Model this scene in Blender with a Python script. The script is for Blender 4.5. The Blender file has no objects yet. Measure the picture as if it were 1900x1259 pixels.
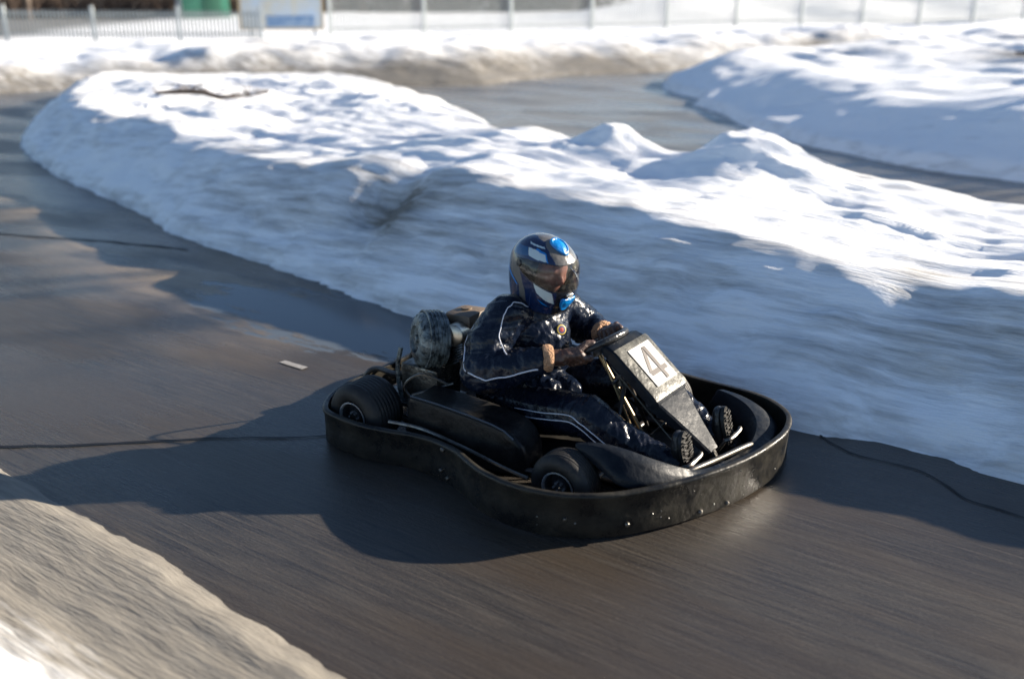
import bpy, bmesh, math, random
import numpy as np
from mathutils import Vector, Matrix, noise as mnoise
from mathutils.bvhtree import BVHTree
random.seed(7)
S = bpy.context.scene
COL = S.collection
R = math.radians

# ------------------------------------------------------------------ camera
cam_d = bpy.data.cameras.new('camera')
cam = bpy.data.objects.new('camera', cam_d); COL.objects.link(cam); S.camera = cam
YAW, PITCH, ROLL = 2.157970789929471, 0.3597796665776786, 0.004987942145266482
dv = Vector((math.cos(PITCH)*math.cos(YAW), math.cos(PITCH)*math.sin(YAW), -math.sin(PITCH)))
rv = Vector((math.sin(YAW), -math.cos(YAW), 0)); uv_ = rv.cross(dv)
r2 = rv*math.cos(ROLL)+uv_*math.sin(ROLL); u2 = -rv*math.sin(ROLL)+uv_*math.cos(ROLL)
M = Matrix((r2, u2, -dv)).transposed().to_4x4(); M.translation = (2.583311, -3.249078, 1.871086)
cam.matrix_world = M
cam_d.sensor_width = 36; cam_d.lens = 36*1764.83/1900; cam_d.clip_end = 900; cam_d.clip_start = .05
cam_d.dof.use_dof = True; cam_d.dof.focus_distance = 3.95; cam_d.dof.aperture_fstop = 1.05

# ------------------------------------------------------------------ sky and sun
SUN_AZ, SUN_EL = R(49), R(19)
W = bpy.data.worlds.new('World'); S.world = W; W.use_nodes = True
nt = W.node_tree; bg = nt.nodes['Background']
sky = nt.nodes.new('ShaderNodeTexSky'); sky.sky_type = 'NISHITA'; sky.sun_disc = False
sky.sun_elevation = SUN_EL; sky.sun_rotation = R(90)-SUN_AZ
sky.air_density = .75; sky.dust_density = .15; sky.ozone_density = 1.5
nt.links.new(sky.outputs[0], bg.inputs[0]); bg.inputs[1].default_value = .060
sl = bpy.data.lights.new('sun', 'SUN'); sl.energy = 5; sl.angle = R(.55); sl.color = (1, .89, .74)
so = bpy.data.objects.new('sun', sl); COL.objects.link(so)
sd = Vector((math.cos(SUN_EL)*math.cos(SUN_AZ), math.cos(SUN_EL)*math.sin(SUN_AZ), math.sin(SUN_EL)))
so.rotation_euler = sd.to_track_quat('Z', 'Y').to_euler(); so.location = sd*60
S.view_settings.view_transform = 'Standard'; S.view_settings.look = 'None'
S.view_settings.gamma = 1; S.view_settings.exposure = 1.65
try:
    S.cycles.use_denoising = True
except Exception: pass
S.cycles.max_bounces = 8; S.cycles.transparent_max_bounces = 12

# ------------------------------------------------------------------ helpers
def tag(o, label=None, cat=None, group=None, kind=None):
    for k, v in (('label', label), ('category', cat), ('group', group), ('kind', kind)):
        if v: o[k] = v
    return o
def empty(name, loc=(0, 0, 0), rz=0, parent=None):
    o = bpy.data.objects.new(name, None); COL.objects.link(o); o.location = loc; o.rotation_euler = (0, 0, rz)
    o.empty_display_size = .2
    if parent: o.parent = parent
    return o
def link(name, me, mat=None, parent=None, smooth=True):
    o = bpy.data.objects.new(name, me); COL.objects.link(o)
    if mat:
        for m in (mat if isinstance(mat, (list, tuple)) else [mat]): me.materials.append(m)
    if smooth:
        me.polygons.foreach_set('use_smooth', [True]*len(me.polygons))
    if parent: o.parent = parent
    return o
class MB:
    """collects shapes into one mesh"""
    def __init__(s): s.v = []; s.f = []; s.m = []
    def add(s, v, f, m=0):
        b = len(s.v); s.v += [tuple(p) for p in v]; s.f += [tuple(i+b for i in q) for q in f]; s.m += [m]*len(f); return s
    def box(s, c, d, rot=None, bev=0, m=0):
        bm = bmesh.new(); bmesh.ops.create_cube(bm, size=1)
        for v in bm.verts: v.co = Vector((v.co.x*d[0], v.co.y*d[1], v.co.z*d[2]))
        if bev: bmesh.ops.bevel(bm, geom=bm.edges[:], offset=bev, segments=2, affect='EDGES', profile=.6)
        Mx = rot.to_4x4() if rot is not None else Matrix.Identity(4)
        vs = [Mx @ v.co + Vector(c) for v in bm.verts]; bm.verts.index_update()
        fs = [[v.index for v in f.verts] for f in bm.faces]; bm.free()
        return s.add(vs, fs, m)
    def tube(s, pts, r, n=10, closed=False, m=0, cap=True):
        pts = [Vector(p) for p in pts]; N = len(pts)
        rs = r if isinstance(r, (list, tuple)) else [r]*N
        T = []
        for i in range(N):
            a = pts[(i-1) % N] if (closed or i > 0) else pts[i]; b = pts[(i+1) % N] if (closed or i < N-1) else pts[i]
            T.append((b-a).normalized())
        up = Vector((0, 0, 1)) if abs(T[0].z) < .9 else Vector((1, 0, 0))
        nrm = (up-T[0]*up.dot(T[0])).normalized(); vs = []
        for i in range(N):
            nrm = (nrm-T[i]*nrm.dot(T[i])).normalized(); bn = T[i].cross(nrm)
            for k in range(n):
                a = 2*math.pi*k/n; vs.append(pts[i]+(nrm*math.cos(a)+bn*math.sin(a))*rs[i])
        fs = []
        for i in range(N if closed else N-1):
            j = (i+1) % N
            for k in range(n):
                k2 = (k+1) % n; fs.append((i*n+k, i*n+k2, j*n+k2, j*n+k))
        if not closed and cap: fs += [tuple(range(n))[::-1], tuple((N-1)*n+k for k in range(n))]
        return s.add(vs, fs, m)
    def lathe(s, prof, c, axis, n=40, m=0, closed=False):
        """prof: (along axis, radius)"""
        ax = Vector(axis).normalized(); up = Vector((0, 0, 1)) if abs(ax.z) < .9 else Vector((1, 0, 0))
        e1 = (up-ax*up.dot(ax)).normalized(); e2 = ax.cross(e1); vs = []; P = len(prof)
        for k in range(n):
            a = 2*math.pi*k/n
            for t, r in prof: vs.append(Vector(c)+ax*t+(e1*math.cos(a)+e2*math.sin(a))*r)
        fs = []
        for k in range(n):
            k2 = (k+1) % n
            for i in range(P if closed else P-1):
                j = (i+1) % P; fs.append((k*P+i, k*P+j, k2*P+j, k2*P+i))
        return s.add(vs, fs, m)
    def poly(s, pts, thick, nrm, m=0):
        """flat polygon with thickness along nrm"""
        n = Vector(nrm).normalized()*thick; a = [Vector(p) for p in pts]; b = [p-n for p in a]; N = len(a)
        return s.add(a+b, [tuple(range(N)), tuple(range(2*N-1, N-1, -1))]+[(i, i+N, (i+1) % N+N, (i+1) % N) for i in range(N)], m)
    def mesh(s, name):
        me = bpy.data.meshes.new(name); me.from_pydata(s.v, [], s.f); me.update()
        me.polygons.foreach_set('material_index', s.m); return me
    def build(s, name, mat, parent=None, smooth=True, sharp=40):
        me = s.mesh(name); o = link(name, me, mat, parent, False)
        bm = bmesh.new(); bm.from_mesh(me); bmesh.ops.recalc_face_normals(bm, faces=bm.faces[:])
        if smooth:
            for f in bm.faces: f.smooth = True
            for e in bm.edges:
                if len(e.link_faces) == 2 and e.calc_face_angle(0) > R(sharp): e.smooth = False
        bm.to_mesh(me); bm.free(); return o
def spline(pts, n=8, closed=False):
    pts = [Vector(p) for p in pts]; N = len(pts); out = []
    for i in range(N if closed else N-1):
        g = lambda k: pts[k % N] if closed else pts[min(max(k, 0), N-1)]
        a, b, c, d = g(i-1), g(i), g(i+1), g(i+2)
        for k in range(n):
            t = k/n; out.append(.5*((2*b)+(c-a)*t+(2*a-5*b+4*c-d)*t*t+(3*b-3*c+d-a)*t**3))
    if not closed: out.append(pts[-1])
    return out

# numpy noise
def _h(i, j, s):
    n = (i.astype(np.int64)*374761393+j.astype(np.int64)*668265263+s*974634777) & 0x7fffffff
    n = ((n ^ (n >> 13))*1274126177) & 0x7fffffff
    return ((n ^ (n >> 16)) & 0xffff)/65535.
def vn(x, y, s=0):
    i = np.floor(x); j = np.floor(y); u = x-i; v = y-j; u = u*u*(3-2*u); v = v*v*(3-2*v)
    return (_h(i, j, s)*(1-u)+_h(i+1, j, s)*u)*(1-v)+(_h(i, j+1, s)*(1-u)+_h(i+1, j+1, s)*u)*v
def fbm(x, y, s=0, o=4, g=.5):
    t = 0; a = 1; w = 0
    for k in range(o):
        t = t+a*vn(x*2**k+13.7*k, y*2**k+7.1*k, s+k); w += a; a *= g
    return t/w
def sstep(a, b, x):
    t = np.clip((x-a)/(b-a), 0, 1); return t*t*(3-2*t)
def sdist(px, py, poly):
    """distance to the polygon, positive inside"""
    d = np.full(px.shape, 1e9); ins = np.zeros(px.shape, bool); n = len(poly)
    for i in range(n):
        ax, ay = poly[i]; bx, by = poly[(i+1) % n]; ex, ey = bx-ax, by-ay; wx, wy = px-ax, py-ay
        t = np.clip((wx*ex+wy*ey)/(ex*ex+ey*ey), 0, 1); d = np.minimum(d, np.hypot(wx-ex*t, wy-ey*t))
        c = ((ay > py) != (by > py)) & (px < (bx-ax)*(py-ay)/((by-ay) if by != ay else 1e-9)+ax); ins ^= c
    return np.where(ins, d, -d)
def heightfield(name, poly, zf, bounds, step, mat, keep=None, jit=1.0):
    x0, x1, y0, y1 = bounds; xs = np.arange(x0, x1, step); ys = np.arange(y0, y1, step)
    X, Y = np.meshgrid(xs, ys, indexing='ij'); D = sdist(X, Y, poly)+jit*(.10*(fbm(X*1.6/jit, Y*2.6/jit, 101, 3)-.5)+.045*(fbm(X*8/jit, Y*13/jit, 103, 3)-.5))
    Z, dirt = zf(X, Y, D); nx, ny = X.shape
    ok = (D > -step*3.2) if keep is None else keep(D)
    Z = np.where(D > 0, Z+.35*np.minimum(D, .03), np.maximum(D*.35, -.05))
    idx = np.arange(nx*ny).reshape(nx, ny)
    q = ok[:-1, :-1] & ok[1:, :-1] & ok[1:, 1:] & ok[:-1, 1:]
    F = np.stack([idx[:-1, :-1][q], idx[1:, :-1][q], idx[1:, 1:][q], idx[:-1, 1:][q]], 1)
    used = np.unique(F); mp = np.zeros(nx*ny, int); mp[used] = np.arange(len(used)); F = mp[F]
    V = np.stack([X.ravel(), Y.ravel(), Z.ravel()], 1)[used]
    me = bpy.data.meshes.new(name); me.vertices.add(len(V)); me.vertices.foreach_set('co', V.ravel())
    me.loops.add(F.size); me.loops.foreach_set('vertex_index', F.ravel()); me.polygons.add(len(F))
    me.polygons.foreach_set('loop_start', np.arange(len(F))*4); me.polygons.foreach_set('loop_total', np.full(len(F), 4))
    me.update(calc_edges=True); me.validate()
    at = me.attributes.new('dirt', 'FLOAT', 'POINT'); at.data.foreach_set('value', dirt.ravel()[used].astype(np.float32))
    return link(name, me, mat)

# ------------------------------------------------------------------ materials
def mat(name, col, rough=.5, metal=0, spec=.5, bump=0, bscale=60, mix=None, mscale=8, coat=0, stretch=None, rvar=0, detail=6):
    m = bpy.data.materials.new(name); m.use_nodes = True; n = m.node_tree; b = n.nodes['Principled BSDF']
    b.inputs['Base Color'].default_value = (*col, 1); b.inputs['Roughness'].default_value = rough
    b.inputs['Metallic'].default_value = metal; b.inputs['Specular IOR Level'].default_value = spec
    b.inputs['Coat Weight'].default_value = coat
    tc = n.nodes.new('ShaderNodeTexCoord'); src = tc.outputs['Object']
    if stretch:
        mp = n.nodes.new('ShaderNodeMapping'); mp.inputs['Scale'].default_value = stretch; n.links.new(src, mp.inputs[0]); src = mp.outputs[0]
    if mix or rvar:
        nz = n.nodes.new('ShaderNodeTexNoise'); nz.inputs['Scale'].default_value = mscale; nz.inputs['Detail'].default_value = 6
        nz.inputs['Roughness'].default_value = .65; n.links.new(src, nz.inputs[0])
        cr = n.nodes.new('ShaderNodeMapRange'); cr.inputs[1].default_value = .38; cr.inputs[2].default_value = .66; n.links.new(nz.outputs[0], cr.inputs[0])
        if mix:
            mx = n.nodes.new('ShaderNodeMix'); mx.data_type = 'RGBA'; mx.inputs[6].default_value = (*col, 1); mx.inputs[7].default_value = (*mix, 1)
            n.links.new(cr.outputs[0], mx.inputs[0]); n.links.new(mx.outputs[2], b.inputs['Base Color'])
        if rvar:
            mr = n.nodes.new('ShaderNodeMapRange'); mr.inputs[3].default_value = max(.03, rough-rvar); mr.inputs[4].default_value = min(1, rough+rvar)
            n.links.new(cr.outputs[0], mr.inputs[0]); n.links.new(mr.outputs[0], b.inputs['Roughness'])
    if bump:
        nb = n.nodes.new('ShaderNodeTexNoise'); nb.inputs['Scale'].default_value = bscale; nb.inputs['Detail'].default_value = detail; n.links.new(src, nb.inputs[0])
        bp = n.nodes.new('ShaderNodeBump'); bp.inputs['Strength'].default_value = bump; bp.inputs['Distance'].default_value = .01
        n.links.new(nb.outputs[0], bp.inputs['Height']); n.links.new(bp.outputs[0], b.inputs['Normal'])
    return m

def snow_material():
    m = bpy.data.materials.new('snow'); m.use_nodes = True; n = m.node_tree; L = n.links; b = n.nodes['Principled BSDF']
    b.inputs['Roughness'].default_value = .55; b.inputs['Specular IOR Level'].default_value = .3
    at = n.nodes.new('ShaderNodeAttribute'); at.attribute_name = 'dirt'
    tc = n.nodes.new('ShaderNodeTexCoord')
    mp = n.nodes.new('ShaderNodeMapping'); mp.inputs['Scale'].default_value = (.55, 4.5, 4.5); L.new(tc.outputs['Object'], mp.inputs[0])
    nz = n.nodes.new('ShaderNodeTexNoise'); nz.inputs['Scale'].default_value = 3.0; nz.inputs['Detail'].default_value = 7; nz.inputs['Roughness'].default_value = .62
    L.new(mp.outputs[0], nz.inputs[0])
    # dirt factor = smoothstep(noise + dirt - 1)
    ad = n.nodes.new('ShaderNodeMath'); ad.operation = 'ADD'; L.new(at.outputs['Fac'], ad.inputs[0]); L.new(nz.outputs[0], ad.inputs[1])
    mr = n.nodes.new('ShaderNodeMapRange'); mr.inputs[1].default_value = .62; mr.inputs[2].default_value = 1.15; mr.clamp = True; L.new(ad.outputs[0], mr.inputs[0])
    n2 = n.nodes.new('ShaderNodeTexNoise'); n2.inputs['Scale'].default_value = 9; n2.inputs['Detail'].default_value = 4; L.new(mp.outputs[0], n2.inputs[0])
    dc = n.nodes.new('ShaderNodeMix'); dc.data_type = 'RGBA'; dc.inputs[6].default_value = (.27, .25, .215, 1); dc.inputs[7].default_value = (.10, .090, .077, 1); L.new(n2.outputs[0], dc.inputs[0])
    mx = n.nodes.new('ShaderNodeMix'); mx.data_type = 'RGBA'; mx.inputs[6].default_value = (.90, .91, .925, 1)
    L.new(dc.outputs[2], mx.inputs[7]); L.new(mr.outputs[0], mx.inputs[0]); L.new(mx.outputs[2], b.inputs['Base Color'])
    nb = n.nodes.new('ShaderNodeTexNoise'); nb.inputs['Scale'].default_value = 14; nb.inputs['Detail'].default_value = 8; nb.inputs['Roughness'].default_value = .6; L.new(mp.outputs[0], nb.inputs[0])
    bp = n.nodes.new('ShaderNodeBump'); bp.inputs['Strength'].default_value = .5; bp.inputs['Distance'].default_value = .035
    L.new(nb.outputs[0], bp.inputs['Height']); L.new(bp.outputs[0], b.inputs['Normal'])
    return m
SNOW = snow_material()

def asphalt_material():
    m = bpy.data.materials.new('asphalt'); m.use_nodes = True; n = m.node_tree; L = n.links; b = n.nodes['Principled BSDF']
    tc = n.nodes.new('ShaderNodeTexCoord'); O = tc.outputs['Object']
    def noise(scale, sc, det=6, ro=.6, off=(0, 0, 0)):
        mp = n.nodes.new('ShaderNodeMapping'); mp.inputs['Scale'].default_value = scale; mp.inputs['Location'].default_value = off
        mp.inputs['Rotation'].default_value = (0, 0, R(3)); L.new(O, mp.inputs[0])
        nz = n.nodes.new('ShaderNodeTexNoise'); nz.inputs['Scale'].default_value = sc; nz.inputs['Detail'].default_value = det; nz.inputs['Roughness'].default_value = ro
        L.new(mp.outputs[0], nz.inputs[0]); return nz.outputs[0]
    def rng(x, a, b_, c=0, d=1):
        r = n.nodes.new('ShaderNodeMapRange'); r.inputs[1].default_value = a; r.inputs[2].default_value = b_; r.inputs[3].default_value = c; r.inputs[4].default_value = d; L.new(x, r.inputs[0]); return r.outputs[0]
    def mixc(f, a, c):
        x = n.nodes.new('ShaderNodeMix'); x.data_type = 'RGBA'; L.new(f, x.inputs[0])
        for i, q in ((6, a), (7, c)):
            if isinstance(q, tuple): x.inputs[i].default_value = (*q, 1)
            else: L.new(q, x.inputs[i])
        return x.outputs[2]
    def math_(op, a, c):
        x = n.nodes.new('ShaderNodeMath'); x.operation = op
        for i, q in ((0, a), (1, c)):
            if isinstance(q, (int, float)): x.inputs[i].default_value = q
            else: L.new(q, x.inputs[i])
        return x.outputs[0]
    streak = noise((.55, 15, 1), 3.6, 7, .75)           # tyre polished streaks along the driving line
    sepo = n.nodes.new('ShaderNodeSeparateXYZ'); L.new(O, sepo.inputs[0])
    broad = noise((.5, 1.6, 1), 1.1, 4, .55, (3, 1, 0))
    c = mixc(math_('MULTIPLY', math_('ADD', rng(sepo.outputs[1], -1.3, .7, 0, .75), rng(broad, .36, .62, 0, .6)), .8), (.010, .0105, .013), (.044, .035, .026))
    c = mixc(rng(streak, .36, .66), c, (.054, .049, .043))
    fine = noise((.8, 62, 1), 4, 3, .6)
    c = mixc(rng(fine, .50, .78, 0, .7), c, (.13, .105, .082))
    fd = noise((.6, 44, 1), 4, 3, .6, (5, 2, 0))
    c = mixc(rng(fd, .52, .72, 0, .8), c, (.011, .012, .016))
    sp = n.nodes.new('ShaderNodeSeparateXYZ'); L.new(O, sp.inputs[0])
    agg = noise((1, 1.6, 1), 95, 3, .7); c = mixc(rng(agg, .56, .78, 0, .55), c, (.16, .14, .12)); c = mixc(rng(agg, .44, .26, 0, .5), c, (.006, .006, .008))
    brown = math_('MULTIPLY', rng(noise((.35, 1.1, 1), 1.6, 4, .6, (7, 2, 0)), .46, .62), .65); c = mixc(brown, c, (.046, .035, .025))
    # dry gritty ground along the foot of the near bank, and a paler grey-brown tone on the far side of the track
    grit = math_('MULTIPLY', rng(noise((.45, 1.5, 1), 1.5, 4, .6, (2, 5, 0)), .36, .54), rng(math_('ABSOLUTE', math_('ADD', math_('SUBTRACT', sp.outputs[1], .1), math_('MULTIPLY', sp.outputs[0], .24)), 0), .9, .1))
    grit = math_('MULTIPLY', grit, rng(sp.outputs[0], -.9, -1.9)); c = mixc(grit, c, (.25, .195, .135))
    far_pale = math_('MULTIPLY', rng(sp.outputs[1], 4.5, 7.5), rng(noise((.5, 1.4, 1), .9, 5, .65, (4, 4, 0)), .28, .50)); c = mixc(far_pale, c, (.17, .16, .14))
    # puddle by the foot of the bank
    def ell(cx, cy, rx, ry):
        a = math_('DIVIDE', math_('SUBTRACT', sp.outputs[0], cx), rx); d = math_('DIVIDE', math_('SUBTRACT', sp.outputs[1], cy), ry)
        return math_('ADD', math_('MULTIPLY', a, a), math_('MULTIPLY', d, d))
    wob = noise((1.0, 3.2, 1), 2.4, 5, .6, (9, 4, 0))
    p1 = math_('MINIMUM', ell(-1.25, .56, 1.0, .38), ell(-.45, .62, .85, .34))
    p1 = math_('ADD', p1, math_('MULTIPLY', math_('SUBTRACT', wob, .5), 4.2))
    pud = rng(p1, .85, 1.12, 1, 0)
    wet = rng(noise((.5, 1.1, 1), 1.3, 3, .5, (1, 7, 0)), .42, .58)
    ro = math_('ADD', rng(streak, .3, .7, .26, .48), math_('MULTIPLY', wet, -.20))
    mr = n.nodes.new('ShaderNodeMix'); mr.data_type = 'FLOAT'; L.new(pud, mr.inputs[0]); L.new(ro, mr.inputs[2]); mr.inputs[3].default_value = .10
    L.new(mr.outputs[0], b.inputs['Roughness'])
    c = mixc(pud, c, (.075, .086, .096)); L.new(c, b.inputs['Base Color'])  # pale blue-grey base colour paints in the puddle's sky reflection
    b.inputs['Specular IOR Level'].default_value = .42
    hb = math_('ADD', math_('MULTIPLY', streak, .5), math_('MULTIPLY', noise((8, 40, 1), 5, 4, .6), .6))
    hb = math_('MULTIPLY', hb, math_('SUBTRACT', 1, math_('MULTIPLY', pud, .94)))
    bp = n.nodes.new('ShaderNodeBump'); bp.inputs['Strength'].default_value = .35; bp.inputs['Distance'].default_value = .008
    L.new(hb, bp.inputs['Height']); L.new(bp.outputs[0], b.inputs['Normal'])
    return m

BLACK = mat('black_plastic', (.007, .007, .008), .42, spec=.2, bump=.35, bscale=26, mix=(.016, .015, .014), mscale=9, rvar=.12)
BUMP = mat('bumper_plastic', (.009, .009, .009), .38, spec=.24, bump=.35, bscale=30, mix=(.030, .027, .021), mscale=7, rvar=.16)
NAVYPL = mat('wet_fairing_plastic', (.004, .006, .010), .46, spec=.17, bump=.35, bscale=34, mix=(.010, .013, .018), mscale=10, rvar=.15)
RUBBER = mat('tyre_rubber', (.011, .011, .012), .6, spec=.3, bump=.2, bscale=70, mix=(.03, .028, .026), mscale=10)
STEEL = mat('worn_steel', (.22, .21, .19), .45, 1, bump=.1, bscale=60, mix=(.10, .09, .08), mscale=14, rvar=.12)
DSTEEL = mat('dark_steel', (.045, .045, .048), .4, .6, mix=(.09, .075, .06), mscale=12, rvar=.1, bump=.15)
RIMD = mat('rim_dish', (.07, .07, .075), .4, .5)
RIMM = mat('rim_metal', (.74, .75, .77), .3, .7, mix=(.28, .28, .29), mscale=8, rvar=.1)
BRASS = mat('yellowed_zinc', (.28, .21, .12), .4, .8)

# ------------------------------------------------------------------ the ground
def sheet(name, pts, z, m, kind='structure'):
    me = bpy.data.meshes.new(name); me.from_pydata([(x, y, z) for x, y in pts], [], [tuple(range(len(pts)))]); me.update()
    o = link(name, me, m, None, False); return tag(o, kind=kind)
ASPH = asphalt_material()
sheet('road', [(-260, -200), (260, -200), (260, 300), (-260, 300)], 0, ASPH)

ISL1 = [(-8.69, 3.01), (-6.62, 2.2), (-4.5, 1.62), (-3.77, 1.36), (-2.67, 1.2), (-1.67, 1.0), (-.86, .88), (.3, .80), (1.0, .74), (1.51, .67), (1.83, .74), (2.15, .72), (2.43, .68), (3.2, .60), (5, .5), (9, .4),
        (9, 4.9), (5, 4.5), (3, 4.35), (2.0, 4.2), (1.2, 4.3), (.5, 4.6), (-.3, 4.65), (-1.3, 4.6), (-2.8, 5.5), (-3.9, 6.2), (-5.3, 7.5), (-7.4, 8.9), (-9.6, 9.8), (-11.6, 8.9), (-12.9, 6.9), (-11.3, 4.95), (-9.9, 3.84)]
def z_isl1(X, Y, D):
    D0 = D; D = D+.07*(fbm(X*1.2, Y*1.2, 3, 3)-.5)*sstep(.0, .5, D)+.05*(vn(X*5, Y*5, 9)-.5)
    H = .58+.24*(fbm(X*.6+2, Y*.2, 11, 2)-.42)+.15*(fbm(X*1.5, Y*.35, 5, 3)-.5)-.04*sstep(.8, 2.0, X)-.17*sstep(2.6, 3.6, X)-.10*(1-sstep(-3.2, -1.6, X))
    H = H*(1-.38*sstep(5.2, 8, Y))
    a_ = np.clip(D, 0, 9)*.74; k_ = np.clip(.5+.5*(a_-H)/.10, 0, 1); Z = a_*(1-k_)+H*k_-.10*k_*(1-k_)+.04*sstep(0, .08, D)
    Z += .19*sstep(1.4, 2.8, D)*sstep(.2, 1.4, X)*(1-.6*sstep(3, 4, X))+.085*(fbm(X*2.2, Y*3.6, 25, 4, .55)-.5)*sstep(.75, 1.2, D)
    Z += .16*(fbm(X*.7, Y*1.3, 21, 3)-.5)*sstep(1.0, 1.7, D)-.03*sstep(1.2, 2.4, D)
    Z += (.13*(fbm(X*.55+.1*Y, Y*4.2, 31, 3)-.5)*sstep(.85, 1.6, D)+.03*(fbm(X*1.2, Y*7, 31, 3)-.5)+.026*(fbm(X*2.2, Y*20, 33, 3)-.5))*sstep(.05, .5, D)
    for cx, cy, r, h in ((-.92, 3.45, .32, .20), (.30, 3.25, .60, .17), (.05, 3.5, .35, .10), (-4.6, 5.0, .7, .1), (2.9, 3.3, .5, .12)):
        q = np.hypot(X-cx, (Y-cy)*.9)/r*(.72+.56*fbm(X*3.2, Y*3.2, 141, 3)); Z += h*np.exp(-q*q*1.4)*(.8+.4*fbm(X*7, Y*9, 143, 3))
    Z -= .16*np.exp(-((X+1.75)/.28)**2-((Y-1.75)/.5)**2)
    rough = fbm(X*4, Y*10, 51, 4, .6)-.5; Z += .028*rough*sstep(.02, .3, D)*sstep(1.0, .35, D)*(.3+1.4*vn(X*.7, Y*1.5, 52))
    dirt = .04+.26*sstep(.55, .20, np.abs(D-.50))*fbm(X*1.1, Y*3, 8, 3)*sstep(-5, -2, X)+.25*sstep(.62, .30, np.abs(D-.62))*fbm(X*.8, Y*2, 7, 2)+.22*sstep(.16, .0, D)
    dirt += .35*np.exp(-((X+1.55)/.25)**2-((Y-1.55)/.22)**2)+.42*np.exp(-((X-1.75)/.16)**2-((Y-1.62)/.12)**2)+.25*np.exp(-((X+3.7)/.3)**2-((Y-2.3)/.12)**2)
    return Z, dirt
tag(heightfield('near_snow_bank', ISL1, z_isl1, (-13.2, 6.0, .2, 10.0), .032, SNOW), kind='structure')

ISL2 = [(-5.9, 15.2), (-5.2, 13.6), (-3.96, 12.36), (-3.73, 11.59), (-1.96, 9.52), (-.86, 8.5), (.57, 7.7), (1.59, 7.5), (4, 7.2), (10, 7), (12, 22), (2, 24), (-2.8, 23), (-4.6, 20), (-5.6, 17.2)]
def z_isl2(X, Y, D):
    D = D+.3*(fbm(X*.9, Y*.9, 13, 3)-.5)*sstep(0, .6, D)
    H = .62+.25*(fbm(X*.4, Y*.2, 17, 2)-.4)
    Z = H*(.12*sstep(0, .12, D)+.88*sstep(-.3, 1.7, D)); Z += .35*(fbm(X*.7, Y*1.5, 23, 3)-.5)*sstep(1.2, 2.6, D)
    Z += .06*(fbm(X*1.6, Y*5, 37, 4)-.5)*sstep(.1, .6, D)
    dirt = .03+.12*sstep(.3, 0, D)+.5*np.exp(-((X-.6)/.7)**2-((Y-16.2)/.5)**2)+.25*sstep(12, 16, Y)*fbm(X*.5, Y*1.2, 9, 2)
    return Z, dirt
tag(heightfield('middle_snow_bank', ISL2, z_isl2, (-6.2, 8.0, 6.9, 24), .07, SNOW, jit=2.5), kind='structure')

FAR = [(-20, -14), (-18.5, -4), (-16.5, 2), (-14.4, 5.4), (-13.9, 7.3), (-12.2, 9.2), (-9.8, 11.0), (-8.4, 12.2), (-8.1, 14.8), (-7.0, 16.5), (-6.2, 20), (-4.5, 24), (-1, 28), (12, 31), (60, 36), (60, 150), (-150, 150), (-150, -40)]
def z_far(X, Y, D):
    H = .42+.5*(fbm(X*.35, Y*.35, 19, 2)-.4)
    Z = H*sstep(-.4, 2.2, D)*(1-.55*sstep(3, 6, D)); Z += .55*(fbm(X*.6, Y*.9, 27, 4)-.5)*sstep(.2, 2, D)*(1-.6*sstep(4, 7.5, D))
    Z += .10*(fbm(X*2.5, Y*4, 47, 3)-.5)*sstep(.1, .6, D)
    dirt = .46*sstep(2.4, .5, D)*(.6+.8*fbm(X*.3, Y*.3, 30, 2))+.34*sstep(6, 3, D)*fbm(X*.5, Y*.7, 29, 3)
    return Z, dirt
tag(heightfield('far_snow_bank', FAR, z_far, (-30, 14, -8, 44), .12, SNOW, keep=lambda D: (D > -.3) & (D < 8.0), jit=3.0), kind='structure')
def z_field(X, Y, D):
    Z = .24*sstep(5, 7.5, D)-.06+.3*(fbm(X*.12, Y*.12, 61, 3)-.5)*sstep(6, 12, D)+.10*(fbm(X*.7, Y*.9, 67, 3)-.5)
    dr = (X*-.55+Y*.83)                                  # deeper in behind the right hand fence the snow rises in ploughed heaps
    m = sstep(0, 10, (Y-33)+(X+16)*-.9)*sstep(-24, -16, X)
    Z += 1.5*m*fbm(X*.16, Y*.16, 71, 3)
    # bare brown soil and leaf litter far behind the left hand fence
    bare = sstep(2, 7, (-X-24)+(Y-14)*-.75)*1.0
    return Z, .05+1.0*bare+.12*fbm(X*.4, Y*.4, 77, 2)
tag(heightfield('snow_field', FAR, z_field, (-85, 40, -14, 110), .5, SNOW, keep=lambda D: D > 6.6), kind='structure')

VERGE = [(-9, -3.2), (-3.2, -1.75), (-1.8, -1.58), (-1.07, -1.53), (-.62, -1.57), (-.19, -1.58), (.36, -1.62), (.97, -1.67), (1.6, -1.76), (2.4, -1.9), (4, -2.3), (8, -3.2), (8, -9), (-9, -9)]
def z_verge(X, Y, D):
    D = D+.03*(fbm(X*5, Y*7, 83, 5, .6)-.5)
    Z = .045*sstep(0, .12, D)+.05*sstep(.2, .9, D)+.14*sstep(.38, .75, D)*fbm(X*1.1, Y*2, 87, 2)+.02*(fbm(X*4, Y*18, 89, 4)-.5)*sstep(0, .2, D)
    dirt = .60*sstep(.78, .34, D+.30*(fbm(X*.8, Y*2.5, 91, 3)-.5))+.03+.19*sstep(.75, .35, D)
    return Z, dirt
tag(heightfield('snowy_verge', VERGE, z_verge, (-6, 4.5, -4.6, -1.38), .02, SNOW, jit=.7), kind='structure')

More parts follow.
